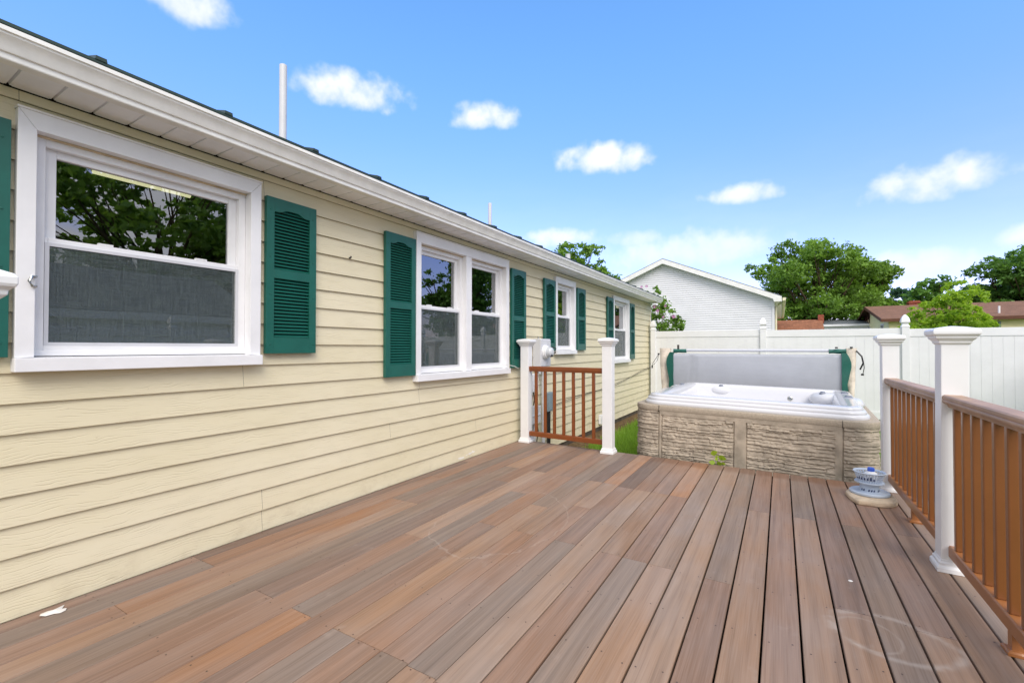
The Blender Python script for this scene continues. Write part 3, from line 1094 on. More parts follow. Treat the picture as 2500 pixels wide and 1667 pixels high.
def railing(x0, y0, x1, y1, label, n_bal, matl, capm, cap_w, group, pos=None, blocks=(), zt=(0.905, 0.966)):
    L = math.hypot(x1 - x0, y1 - y0)
    rz = math.atan2(y1 - y0, x1 - x0)
    t = thing('railing', label, 'railing', (x0, y0, 0), group)
    t.rotation_euler = (0, 0, rz)
    za, zb = zt
    h = cap_w
    prof = [(-0.020, za - .002), (0.020, za - .002), (0.024, za + .012), (h * .86, za + .018), (h, za + .026), (h, za + .034), (h * .93, za + .038), (h, za + .044),
            (h * .96, zb - .006), (h * .80, zb), (-h * .80, zb), (-h * .96, zb - .006), (-h, za + .044), (-h * .93, za + .038), (-h, za + .034), (-h, za + .026),
            (-h * .86, za + .018), (-0.024, za + .012)]
    m = MB()
    m.extrude_x([(y, z) for y, z in prof], 0.0, L)
    m.build('top_rail', capm, t, smooth=40)
    m = MB()
    m.extrude_x([(-.026, .088), (.026, .088), (.026, .138), (.020, .145), (-.020, .145), (-.026, .138)], 0.0, L)
    m.build('bottom_rail', matl, t)
    bal = MB()
    bal.box(-.017, .017, -.017, .017, 0, za - 0.145)
    first = None
    pos = pos or [L * (i + .5) / n_bal for i in range(n_bal)]
    for q in pos:
        if first is None:
            first = bal.build('baluster', BALT if matl is RAILT else matl, t, bevel=0.006, seg=3)
            o = first
        else:
            o = first.copy()
            col.objects.link(o)
            o.parent = t
        o.location = (q, 0, 0.1445)
    for q in blocks:
        m = MB()
        m.sq(q, 0, [(.036, .001), (.036, .012), (.030, .018), (.020, .020), (.020, .0885)])
        m.build('foot_block', matl, t)
    return t


railing(0.1915, 5.118, 1.1865, 5.062, 'short chestnut brown railing between two white posts at the yellow wall', 7, RAIL, RAIL, 0.030,
        'brown railings of the deck', pos=[0.092, 0.222, 0.352, 0.480, 0.610, 0.740, 0.870])
railing(3.737, 4.885, 3.737, 3.410, 'brown railing between the hot tub corner post and the large near post', 11, RAILT, CAPR, 0.044,
        'brown railings of the deck', pos=[0.07 + 0.137 * i for i in range(11)], blocks=(0.755,), zt=(0.885, 0.948))
railing(3.737, 3.296, 3.737, 1.557, 'brown railing running out of view from the large near post', 13, RAILT, CAPR, 0.044,
        'brown railings of the deck', pos=[0.07 + 0.1285 * i for i in range(13)], blocks=(0.735,), zt=(0.885, 0.948))

# ------------------------------------------------------------------ hot tub
TX, TY = 1.455, 5.345
TW, TD = 2.262, 2.36
tub = thing('hot_tub', 'open hot tub with white acrylic shell and tan stacked stone cabinet', 'hot tub', (TX, TY, 0))
tub.rotation_euler = (0, R(0.95), R(-2.6))


def rrect(w_, d_, r, n_, ins=0.0):
    """closed rounded rectangle outline starting at front edge left, going +x; returns (point, normal)"""
    out = []
    x0, y0, x1, y1 = ins, ins, w_ - ins, d_ - ins
    r = max(0.012, r - ins)
    for cx, cy, a0 in ((x1 - r, y0 + r, -90), (x1 - r, y1 - r, 0), (x0 + r, y1 - r, 90), (x0 + r, y0 + r, 180)):
        for i in range(n_ + 1):
            a = R(a0 + 90 * i / n_)
            out.append((cx + r * math.cos(a), cy + r * math.sin(a)))
    return out


CR = 0.20
# dense stone front: outline parameterised by arc length
path = []
ds = 0.0085
xx = [0.0]


def outline(npt_arc=30, ds=0.0085, ds2=0.05):
    P = []
    # left side from back to front
    y = TD - CR
    while y > CR:
        P.append((0.0, y, -1, 0)); y -= ds2
    for i in range(npt_arc):
        a = R(180 + 90 * i / npt_arc)
        P.append((CR + CR * math.cos(a), CR + CR * math.sin(a), math.cos(a), math.sin(a)))
    x = CR
    while x < TW - CR:
        P.append((x, 0.0, 0, -1)); x += ds
    for i in range(npt_arc + 1):
        a = R(270 + 90 * i / npt_arc)
        P.append((TW - CR + CR * math.cos(a), CR + CR * math.sin(a), math.cos(a), math.sin(a)))
    y = CR + ds2
    while y < TD - CR:
        P.append((TW, y, 1, 0)); y += ds2
    return P


OUT = outline()
zlo, zhi = GROUND + 0.0, 0.492
NZ = 116
rows = [zlo]
rs = random.Random(3)
while rows[-1] < zhi:
    rows.append(rows[-1] + rs.choice((0.013, 0.017, 0.022, 0.03, 0.04, 0.05)))
segs = []
for r_ in rows:
    s_, L_ = [], -rs.uniform(0, .3)
    while L_ < 9:
        ln = rs.uniform(0.06, 0.55)
        s_.append((L_, L_ + ln, rs.uniform(0.0, 0.015), rs.uniform(-.006, .006)))
        L_ += ln
    segs.append(s_)


def stone(sl, z):
    wv = 0.014 * noise.noise(Vector((sl * 3.4, z * 5, 1.7))) + 0.006 * noise.noise(Vector((sl * 14.0, z * 9, 4.1)))
    zz = z + wv
    k = 0
    while k < len(rows) - 2 and zz > rows[k + 1]:
        k += 1
    z0, z1 = rows[k], rows[k + 1]
    tt = min(1, max(0, (zz - z0) / (z1 - z0)))
    b, edge = 0.008, 1.0
    for a_, b_, bb, of in segs[k]:
        if a_ <= sl < b_:
            b = bb
            edge = min(sl - a_, b_ - sl)
            tt = min(1, max(0, tt + of * 10))
            break
    dd = b * .8 + 0.012 * (1 - tt) ** 0.8
    if tt < 0.10:
        dd -= 0.012 * (1 - tt / 0.10)
    dd -= 0.006 * max(0, 1 - edge / 0.010)
    dd += 0.0065 * noise.noise(Vector((sl * 34, z * 46, 9.0))) + 0.003 * noise.noise(Vector((sl * 80, z * 100, 2.0)))
    return dd


cab = MB()
acc = 0.0
cols_ = []
lastp = None
for (x, y, nx, ny) in OUT:
    if lastp:
        acc += math.hypot(x - lastp[0], y - lastp[1])
    lastp = (x, y)
    cols_.append((x, y, nx, ny, acc))
vs = []
for (x, y, nx, ny, sl) in cols_:
    for k in range(NZ + 1):
        z = zlo + (zhi - zlo) * k / NZ
        dd = stone(sl, z)
        front = ny < -0.999
        flat = None
        if front:
            if x < 0.318 and x > 0.286 or 1.062 < x < 1.174 or 1.925 < x < 1.978:
                flat = 0.014
            elif z > 0.442 and x > 0.286 and x < 1.978:
                flat = 0.014
            elif min(abs(x - 0.286), abs(x - 1.978)) < 0.008:
                flat = -0.002
            elif min(abs(x - 0.318), abs(x - 1.062), abs(x - 1.174), abs(x - 1.925)) < 0.0065:
                flat = -0.001
        if flat is not None:
            dd = flat + 0.0006 * noise.noise(Vector((x * 60, z * 60, 0)))
        vs.append((x + nx * dd, y + ny * dd, z))
K = NZ + 1
fs = []
for i in range(len(cols_) - 1):
    for k in range(NZ):
        fs.append((i * K + k, (i + 1) * K + k, (i + 1) * K + k + 1, i * K + k + 1))
cab.add(vs, fs)
cab.quad((0.0, TD - CR, zlo), (TW, TD - CR, zlo), (TW, TD - CR, zhi), (0.0, TD - CR, zhi))
cab.build('stone_cabinet', STONE, tub, smooth=28)
bd = MB()
prof = [(-0.004, 0.490), (-0.016, 0.492), (-0.019, 0.500), (-0.019, 0.540), (-0.015, 0.549), (-0.006, 0.552), (0.10, 0.553)]
bd.loft([[(px, py, z) for px, py in rrect(TW, TD, CR, 14, ins)] for ins, z in prof], cap0=False, cap1=False)
bd.build('top_band', BAND, tub, smooth=40)
gp_ = MB()
gp_.box(0.284, 0.289, -0.0215, -0.015, 0.488, 0.5515)
gp_.build('panel_joint', BLACKV, tub)
gp_ = MB()
gp_.box(1.977, 1.981, -0.0212, -0.015, 0.488, 0.5515)
gp_.build('panel_joint', BLACKV, tub)
# shell
IN = 0.052
sw, sdp = TW - 2 * IN, TD - 2 * IN
prof = [(0.014, .546), (0.004, .550), (0.0, .558), (0.0, .576), (0.006, .588), (0.018, .594), (0.026, .597), (0.024, .604), (0.025, .614), (0.032, .626), (0.045, .632),
        (0.054, .635), (0.053, .641), (0.054, .650), (0.062, .661), (0.080, .668), (0.105, .671), (0.160, .670), (0.205, .664), (0.222, .654), (0.232, .636),
        (0.245, .58), (0.262, .50), (0.285, .43), (0.32, .395), (0.42, .375), (0.56, .372), (0.60, .355), (0.625, .30), (0.66, .10), (0.70, .04), (0.80, .03)]
sh_ = MB()
sh_.loft([[(IN + px, IN + py, z) for px, py in rrect(sw, sdp, 0.23, 12, ins)] for ins, z in prof], cap0=False)
shell = sh_.build('shell', ACRYL, tub, smooth=50)


def ell(m, c, r, rz=0.0, n_=18, pw=1.0):
    rings = []
    for i in range(1, 9):
        ph = math.pi * i / 9
        rings.append([(c[0] + math.cos(rz) * r[0] * math.sin(ph) ** pw * math.cos(a) - math.sin(rz) * r[1] * math.sin(ph) ** pw * math.sin(a),
                       c[1] + math.sin(rz) * r[0] * math.sin(ph) ** pw * math.cos(a) + math.cos(rz) * r[1] * math.sin(ph) ** pw * math.sin(a),
                       c[2] - r[2] * math.cos(ph)) for a in [2 * math.pi * k / n_ for k in range(n_)]])
    m.loft(rings)


# moulded headrests, seat bolsters and the raised corner shelves
for c_, r_, rz in (((0.62, 2.16, .575), (.20, .13, .080), 0), ((0.13, 1.62, .60), (.12, .26, .070), 0), ((0.14, 1.0, .60), (.12, .28, .068), 0),
                   ((1.92, 1.92, .56), (.24, .17, .095), R(-40)), ((2.12, 1.20, .595), (.12, .26, .075), R(2)), ((1.38, 2.19, .565), (.27, .13, .085), 0)):
    m = MB()
    ell(m, c_, r_, rz, pw=0.7)
    m.build('headrest', ACRYL, tub, smooth=180)
for x, y, z, a in ((0.62, 2.09, .645, 0), (0.17, 1.62, .670, 0), (1.86, 1.84, .650, 0), (2.08, 1.70, .668, 1), (2.09, 1.18, .670, 1), (1.5, 2.12, .636, 0)):
    m = MB()
    rr_ = .034 if a else .026
    m.loft([[(x + q * math.cos(k * math.pi / 8), y + q * .7 * math.sin(k * math.pi / 8), z + dz) for k in range(16)] for q, dz in ((rr_ * 1.35, -.02), (rr_ * 1.35, 0), (rr_, .008), (rr_, .016), (rr_ * .7, .019))])
    m.build('jet_control', GREYP, tub, smooth=40)
for x, y, z in ((1.50, 1.93, .54), (0.9, 2.085, .50), (1.9, 1.6, .47)):
    m = MB()
    m.loft([[(x + q * math.cos(k * math.pi / 8), y - .01 + dy, z + q * math.sin(k * math.pi / 8)) for k in range(16)] for q, dy in ((.034, .02), (.034, -.01), (.020, -.016), (.016, 0.0))])
    m.build('jet', CHROME, tub, smooth=40)

# ------------------------------------------------------------------ hot tub cover on its lifter
cv = thing('hot_tub_cover', 'folded grey vinyl hot tub cover standing upright behind the tub', 'cover', (1.395, 7.80, 0))
m = MB()
w_, t_, zt_, zb_ = 2.31, 0.115, 1.10, GROUND + 0.55
for k, (ya, yb) in enumerate(((0.0, t_), (t_ + .012, 2 * t_ + .012))):
    pr = [(ya + .012, zb_), (yb - .012, zb_), (yb, zb_ + .02), (yb, zt_ - .03), (yb - .02, zt_ - .006), (ya + .03, zt_), (ya + .008, zt_ - .012), (ya, zt_ - .04), (ya, zb_ + .02)]
    nx_ = 36
    rings = []
    for i in range(nx_ + 1):
        u = i / nx_
        x = w_ * u
        sag = 0.006 * noise.noise(Vector((u * 5, k, 0.3)))
        dent = 0.022 * math.exp(-((u - 0.135) / 0.012) ** 2) + 0.02 * math.exp(-((u - 0.93) / 0.012) ** 2)
        rings.append([(x, y + (dent if y < ya + .004 else 0) + 0.006 * noise.noise(Vector((u * 9, z * 4, k))), z + sag) for y, z in pr])
    m.loft([r_[::-1] for r_ in rings])
m.build('panel', VINYL, cv, smooth=50)
m = MB()
m.tube([(0.12, 0.08, 1.160), (2.20, 0.08, 1.160)], 0.021, 14)
m.build('lifter_bar', mat('grey tube', S(196, 198, 206), 0.35), cv, smooth=50)
for x0 in (0.02, 2.14):
    m = MB()
    rings = []
    for i in range(9):
        x = x0 + 0.20 * i / 8
        q = 0.036 + 0.006 * noise.noise(Vector((x * 14, 0, 0)))
        rings.append([(x, 0.075 + q * 1.1 * math.cos(a * math.pi / 6), 1.150 + q * .85 * math.sin(a * math.pi / 6) + .006 * noise.noise(Vector((x * 9, a, 2)))) for a in range(12)])
    m.loft([r_[::-1] for r_ in rings])
    m.build('sleeve', TEAL, cv, smooth=60)
for sgn, x0 in ((-1, 0.0), (1, w_)):
    m = MB()
    n_ = 28
    rings = []
    for i in range(n_ + 1):
        z = 1.13 - (1.13 - 0.46) * i / n_
        q_ = i / n_
        wd_ = 0.055 + 0.055 * math.sin(min(1, q_ / .25) * math.pi / 2) - 0.045 * min(1, max(0, (q_ - .3) / .35)) + 0.03 * max(0, q_ - .65)
        a = x0 + sgn * 0.004 - (0.035 if sgn > 0 else -0.035) + 0.004 * noise.noise(Vector((z * 6, sgn, 0)))
        b = a + sgn * wd_
        y_ = -0.022 + 0.008 * noise.noise(Vector((z * 5, sgn, 3)))
        ring_ = [(a, y_ - .012, z), (b, y_ - .006, z), (b, y_ + .10, z), (a, y_ + .10, z)]
        rings.append(ring_ if sgn > 0 else ring_[::-1])
    m.loft(rings[::-1])
    m.build('skirt', TEAL, cv, smooth=50)
    f_ = MB()
    rings = []
    for i in range(15):
        z = 1.195 - (1.195 - 0.30) * i / 14
        xo = x0 + sgn * (0.205 - 0.045 * (i / 14) + 0.010 * noise.noise(Vector((z * 5, 2, sgn))))
        xi = x0 + sgn * (0.03 + 0.02 * (i / 14))
        if sgn > 0:
            xo -= 0.055
        yy = 0.06 + 0.010 * noise.noise(Vector((z * 4, 7, sgn)))
        ring_ = [(xi, yy, z), ((xi + xo) / 2, yy - .022, z), (xo - sgn * .012, yy - .018, z), (xo, yy, z), (xo, yy + .09, z), (xi, yy + .09, z)]
        rings.append(ring_ if sgn > 0 else ring_[::-1])
    f_.loft(rings[::-1])
    f_.build('foam_core', FOAM, cv, smooth=60)
    st_ = MB()
    xs = x0 + sgn * (0.215 if sgn < 0 else 0.17)
    if sgn < 0:
        st_.tube([(xs, 0.05, 1.10), (xs - .04, 0.04, 1.03), (xs - .10, 0.04, .94), (xs - .11, .04, .90)], 0.004, 6)
        st_.tube([(xs, 0.05, 1.10), (xs - .02, 0.03, 0.99), (xs - .07, 0.04, .93), (xs - .105, .04, .91)], 0.004, 6)
        st_.box(xs - .118, xs - .098, .03, .05, .86, .905)
        st_.box(xs - .014, xs + .012, .03, .06, 1.085, 1.11)
    else:
        st_.tube([(xs - .03, 0.04, 1.16), (xs + .03, 0.03, 1.08), (xs + .045, 0.03, .99), (xs + .01, .04, .90)], 0.011, 6)
        st_.tube([(xs + .045, 0.03, 1.03), (xs + .055, 0.03, .93), (xs + .04, .03, .84)], 0.005, 6)
        st_.box(xs + .02, xs + .05, .02, .05, .82, .845)
        st_.box(xs - .10, xs - .07, .02, .05, 1.195, 1.215)
        st_.box(xs - .27, xs - .24, .02, .05, 1.19, 1.212)
    st_.build('strap', BLACKP, cv, smooth=50)
m = MB()
m.box(0.075, 0.105, 0.075, 0.10, 1.17, 1.25)
m.build('bracket', LCOIL, cv)

# ------------------------------------------------------------------ slab, filter basket, bottle, weed, paper
m = MB()
o_ = [(3.392, 4.60), (3.402, 4.50), (3.430, 4.378), (3.452, 4.352), (3.50, 4.360), (3.56, 4.352), (3.62, 4.368), (3.672, 4.412), (3.704, 4.478), (3.712, 4.552),
      (3.700, 4.64), (3.660, 4.72), (3.58, 4.76), (3.48, 4.74), (3.42, 4.69)]
cx_, cy_ = 3.555, 4.555


def scl(k):
    return [(cx_ + (x - cx_) * k, cy_ + (y - cy_) * k) for x, y in o_]


m.loft([[(x, y, z) for x, y in scl(k)] for k, z in ((0.97, .001), (1.0, .008), (1.0, .026), (0.975, .034), (0.93, .036), (0.90, .041), (0.60, .041))])
tag(m.build('paving_slab', SLAB, smooth=40), 'beige shaped stone slab lying on the deck under the filter basket', 'slab')
FX, FY = 3.548, 4.590
fb = thing('filter_basket', 'pale blue plastic spa filter basket standing on the stone slab', 'basket', (FX, FY, 0.041))
m = MB()
m.lathe(0, 0, [(.126, .001), (.131, .006), (.131, .018), (.124, .024), (.112, .020), (.090, .018), (.064, .022), (.063, .075), (.068, .082), (.094, .086), (.098, .092), (.096, .098),
               (.074, .097), (.070, .092)], 40)
sl_ = m
m = MB()
for k in range(30):
    a = 2 * math.pi * k / 30
    ca, sa = math.cos(a), math.sin(a)
    m.tube([(.073 * ca, .073 * sa, .094), (.085 * ca, .085 * sa, .135), (.097 * ca, .097 * sa, .168)], 0.0042, 5)
for q, z in ((.076, .106), (.0805, .120), (.085, .135), (.090, .150)):
    m.lathe(0, 0, [(q - .002, z - .003), (q + .003, z - .003), (q + .003, z + .003), (q - .002, z + .003), (q - .002, z - .003)], 30, cap0=False, cap1=False)
m.lathe(0, 0, [(.093, .162), (.104, .166), (.108, .172), (.104, .177), (.094, .172), (.093, .162)], 40, cap0=False, cap1=False)
m.lathe(0, 0, [(.074, .095), (.0, .096)], 30, cap0=False, cap1=False)
gr_ = m
for k in range(9):
    a = R(-150 + k * 15)
    for r0, z0, z1 in ((.0645, .026, .046),):
        if k in (2, 6):
            continue
        pa = [(r0 * math.cos(a + q), r0 * math.sin(a + q), z) for q, z in ((0, z0), (.17, z0 + .004), (.17, z1), (0, z1 - .007))]
        sl_.quad(*pa, m=1)
for k in range(7):
    a = R(-160 + k * 13)
    pa = [(.0885 * math.cos(a + q), .0885 * math.sin(a + q), z) for q, z in ((0, .118), (.13, .118), (.13, .118 + .014 * (k % 3 + 1)), (0, .118 + .012 * (k % 2 + 1)))]
    gr_.quad(*pa, m=1)
sl_.build('base', [BASKET, DARKBLUE], fb, smooth=40)
gr_.build('grid', [BASKET, DARKBLUE], fb, smooth=60)
bt = thing('bottle', 'white bottle with a bright blue cap standing in the filter basket', 'bottle', (FX + .012, FY + .01, 0.137))
m = MB()
m.lathe(0, 0, [(.042, .001), (.044, .01), (.044, .055), (.040, .066), (.026, .074), (.022, .082)], 28)
m.build('body', WHITE, bt, smooth=40)
m = MB()
m.lathe(0, 0, [(.0235, .080), (.0235, .100), (.021, .108), (.010, .111)], 24)
m.build('cap', BLUECAP, bt, smooth=40)

m = MB()
wd_ = thing('weed', 'small bright green weed growing against the hot tub cabinet', 'weed', (2.375, yend(2.37) + 0.04, 0.0))
sm_ = MB()
for (dx, dz, s_, a, tilt) in ((-.028, .120, .052, .5, .5), (.046, .076, .056, -.3, .2), (-.005, .060, .026, 2.2, .4), (-.045, .022, .040, 2.9, -.2), (.022, .016, .042, .1, -.3),
                              (.06, .022, .03, -.2, .1), (.0, .088, .022, 1.2, .5)):
    b = Vector((dx, -.03 - .02 * rnd.random(), dz))
    u = Vector((math.cos(a), -.25, math.sin(a) * .8 + tilt * .3)).normalized()
    v_ = Vector((-math.sin(a) * .8, -.45, math.cos(a))).normalized()
    pts_ = [(-.9, 0), (-.45, .62), (.1, .72), (.6, .45), (1.05, 0), (.6, -.45), (.1, -.72), (-.45, -.62)]
    m.add([tuple(b + u * s_ * p * .8 + v_ * s_ * q * .8) for p, q in pts_], [tuple(range(8))])
    sm_.tube([(dx * .3, -.005, -.1), (dx * .6, -.01, dz * .5), tuple(b)], 0.0022, 5)
lf = m.build('leaves', LEAFL, wd_)
a_ = lf.data.attributes.new('tint', 'FLOAT', 'FACE')
a_.data.foreach_set('value', [.75, .45, .9, .6, .35, .7, 1.0])
st_o = sm_.build('stem', LEAFL, wd_)
m = MB()
pp = [(0.068, 0.700), (0.092, 0.690), (0.112, 0.706), (0.118, 0.732), (0.134, 0.748), (0.126, 0.768), (0.108, 0.776), (0.094, 0.764), (0.060, 0.782), (0.074, 0.752), (0.082, 0.730), (0.064, 0.722)]
vs = [(x, y, 0.003 + 0.010 * abs(noise.noise(Vector((x * 60, y * 60, 0))))) for x, y in pp] + [(0.1, 0.738, 0.014)]
m.add(vs, [(i, (i + 1) % 12, 12) for i in range(12)] + [tuple(range(11, -1, -1))])
tag(m.build('paper_scrap', PAPER), 'torn white paper scrap on the deck by the yellow siding', 'paper')
m = MB()
m.lathe(3.247, 2.92, [(.001, .001), (.011, .001), (.009, .003), (.002, .0035)], 7)
tag(m.build('white_chip', PAPER), 'tiny white chip on the bare deck boards', 'debris')

# ------------------------------------------------------------------ meter and utility boxes on the wall
mt = thing('meter_box', 'light grey electric meter box on the yellow wall above the short railing', 'meter', (0, 5.70, 1.0))
m = MB()
m.box(0.004, 0.125, -0.155, 0.155, -0.06, 0.325)
m.build('housing', METERG, mt, bevel=0.006)
m = MB()
m.box(0.124, 0.131, -0.150, 0.150, -0.05, 0.310)
m.build('door', METERG, mt, bevel=0.003)
m = MB()
ring_ = lambda x, q: [(x, -0.035 + q * math.cos(k * math.pi / 14), 0.14 + q * math.sin(k * math.pi / 14)) for k in range(28)]
m.loft([ring_(.130, .098), ring_(.150, .098), ring_(.158, .088), ring_(.175, .086), ring_(.178, .08)])
m.build('socket_ring', WHITE, mt, smooth=40)
m = MB()
m.loft([ring_(.176, .070), ring_(.225, .068), ring_(.245, .056), ring_(.252, .03)])
m.build('glass_dial', mat('meter glass', S(196, 200, 206), 0.12, 0.6), mt, smooth=50)
m = MB()
m.tube([(.185, .055, .10), (.24, .075, .13), (.25, .07, .19), (.20, .05, .215)], 0.008, 6)
m.box(.232, .250, -.07, -.02, .075, .115)
m.build('seal', BLACKP, mt, smooth=60)
m = MB()
m.tube([(.062, 0.05, -.06), (.062, 0.05, -1.33)], 0.024, 12)
m.build('conduit', METERG, mt, smooth=60)
m = MB()
m.tube([(.06, -0.06, -.06), (.06, -0.06, -.16)], 0.018, 12)
m.build('conduit', METERG, mt, smooth=60)
m = MB()
m.tube([(.06, -.10, .325), (.06, -.10, .36)], 0.010, 8)
m.build('bolt', CHROME, mt, smooth=60)
tb = thing('telephone_box', 'white plastic cable box below the meter behind the short railing', 'utility box', (0, 5.43, 0.72))
m = MB()
m.box(0.004, 0.095, -0.135, 0.115, -0.12, 0.13)
m.build('cover', WHITE, tb, bevel=0.012)
m = MB()
m.tube([(.05, -.06, -.12), (.07, -.08, -.2), (.05, -.05, -.30)], 0.006, 6)
m.build('cable', BLACKP, tb, smooth=60)
m = MB()
m.tube([(.05, .05, -.12), (.06, .06, -.22), (.05, .05, -.30)], 0.008, 6)
m.build('cable', BLACKP, tb, smooth=60)
m = MB()
m.tube([(.05, -.0, -.12), (.075, -.03, -.2), (.05, -.08, -.29)], 0.005, 6)
m.build('cable', mat('orange cable', S(190, 80, 40), 0.5), tb, smooth=60)
ob = thing('junction_box', 'pale grey junction box lowest on the wall behind the short railing', 'utility box', (0, 5.47, 0.30))
m = MB()
m.box(0.004, 0.10, -0.15, 0.13, -0.12, 0.11)
m.box(0.10, 0.108, -0.145, 0.125, -0.02, 0.0)
m.build('cover', METERG, ob, bevel=0.006)
m = MB()
m.tube([(.05, .03, -.12), (.05, .03, -.66)], 0.022, 12)
m.build('conduit', METERG, ob, smooth=60)
m = MB()
m.tube([(.05, -.08, -.12), (.06, -.09, -.3), (.04, -.10, -.64)], 0.010, 8)
m.build('conduit', METERG, ob, smooth=60)
m = MB()
m.tube([(.06, .10, -.12), (.07, .11, -.25), (.05, .10, -.40), (.03, .12, -.60)], 0.007, 6)
m.build('cable', BLACKP, ob, smooth=60)
bx = thing('small_grey_box', 'small blue grey box with a black conduit on the yellow siding', 'utility box', (0, 5.98, 0.42))
m = MB()
m.box(0.004, 0.07, -0.09, 0.09, -0.135, 0.135)
m.box(0.069, 0.074, -0.094, 0.094, -0.12, 0.13)
m.build('cover', BOXG, bx, bevel=0.004)
m = MB()
m.tube([(.035, 0, -.135), (.035, 0, -.62), (.06, 0.02, -.78)], 0.026, 12)
m.build('conduit', BLACKP, bx, smooth=60)
oc = thing('outlet_cover', 'white outlet cover low on the yellow wall beyond the railing', 'outlet', (0, 8.23, -0.14))
m = MB()
m.box(0.0, 0.05, -0.06, 0.06, -0.085, 0.085)
m.box(0.05, 0.058, -0.05, 0.05, 0.0, 0.075)
m.build('cover', WHITE, oc, bevel=0.005)
m = MB()
for k in range(2):
    pt = []
    for i in range(24):
        u = i / 23
        pt.append((0.012 + .004 * math.sin(u * 20), 6.05 + u * 6.05, 0.33 + 0.36 * u - 0.05 * math.sin(u * math.pi) + 0.03 * k * math.sin(u * 9)))
    m.tube(pt, 0.0035, 5)
tag(m.build('wall_cable', LCOIL, smooth=180), 'thin grey cables strung along the far yellow siding', 'cable')

# ------------------------------------------------------------------ fence
def make_fence(name, label, posts, ztop_fn, axis, fixed, zb=-0.33):
    f_ = thing(name, label, 'fence', (fixed if axis == 'y' else posts[0], posts[0] if axis == 'y' else fixed, GROUND))
    ox, oy = f_.location.x, f_.location.y

    def put(m, a0, a1, b0, b1, z0, z1):
        if axis == 'x':
            m.box(a0 - ox, a1 - ox, b0, b1, z0 - GROUND, z1 - GROUND)
        else:
            m.box(b0, b1, a0 - oy, a1 - oy, z0 - GROUND, z1 - GROUND)
    for p, q in zip(posts[:-1], posts[1:]):
        za, zb_ = ztop_fn(p), ztop_fn(q)
        z = (za + zb_) / 2
        m = MB()
        put(m, p + .058, q - .058, -.022, .022, z - .155, z)
        m.build('top_rail', WHITE, f_, bevel=0.004)
        m = MB()
        put(m, p + .058, q - .058, -.022, .022, -0.28, -0.12)
        m.build('bottom_rail', WHITE, f_, bevel=0.004)
        m = MB()
        n_ = max(2, int(round((q - p - .12) / 0.152)))
        pw_ = (q - p - .12) / n_
        for k in range(n_):
            a = p + .06 + k * pw_
            put(m, a + .0014, a + pw_ - .0014, -.011, .011, -0.14, z - .14)
        put(m, p + .06, q - .06, -.006, .006, -0.14, z - .14)
        m.build('panel', WHITE, f_)
    for p in posts:
        zt_ = ztop_fn(p) + 0.02
        x, y = (p - ox, 0) if axis == 'x' else (0, p - oy)
        m = MB()
        m.sq(x, y, [(.062, -0.02), (.062, zt_ - GROUND)])
        o = m.build('fence_post', WHITE, f_, bevel=0.006)
        m = MB()
        b_ = zt_ - GROUND
        m.sq(x, y, [(.066, b_ + .001), (.068, b_ + .02), (.060, b_ + .038), (.048, b_ + .055), (.047, b_ + .075), (.056, b_ + .092), (.070, b_ + .100), (.071, b_ + .118),
                    (.067, b_ + .150), (.056, b_ + .190), (.040, b_ + .225), (.022, b_ + .250), (.008, b_ + .262)])
        m.build('post_cap', WHITE, o, bevel=0.003)
    return f_


zf = lambda x: 1.632 - 0.0078 * x
make_fence('vinyl_fence', 'white vinyl privacy fence with pointed post caps behind the hot tub', [0.113, 2.600, 5.121, 7.63], zf, 'x', 12.0)
make_fence('vinyl_fence', 'white vinyl privacy fence along the side yard mirrored in the windows', [-3.0, -0.5, 2.0, 4.5, 7.0, 9.5, 11.9], lambda y: 1.58, 'y', 7.75)


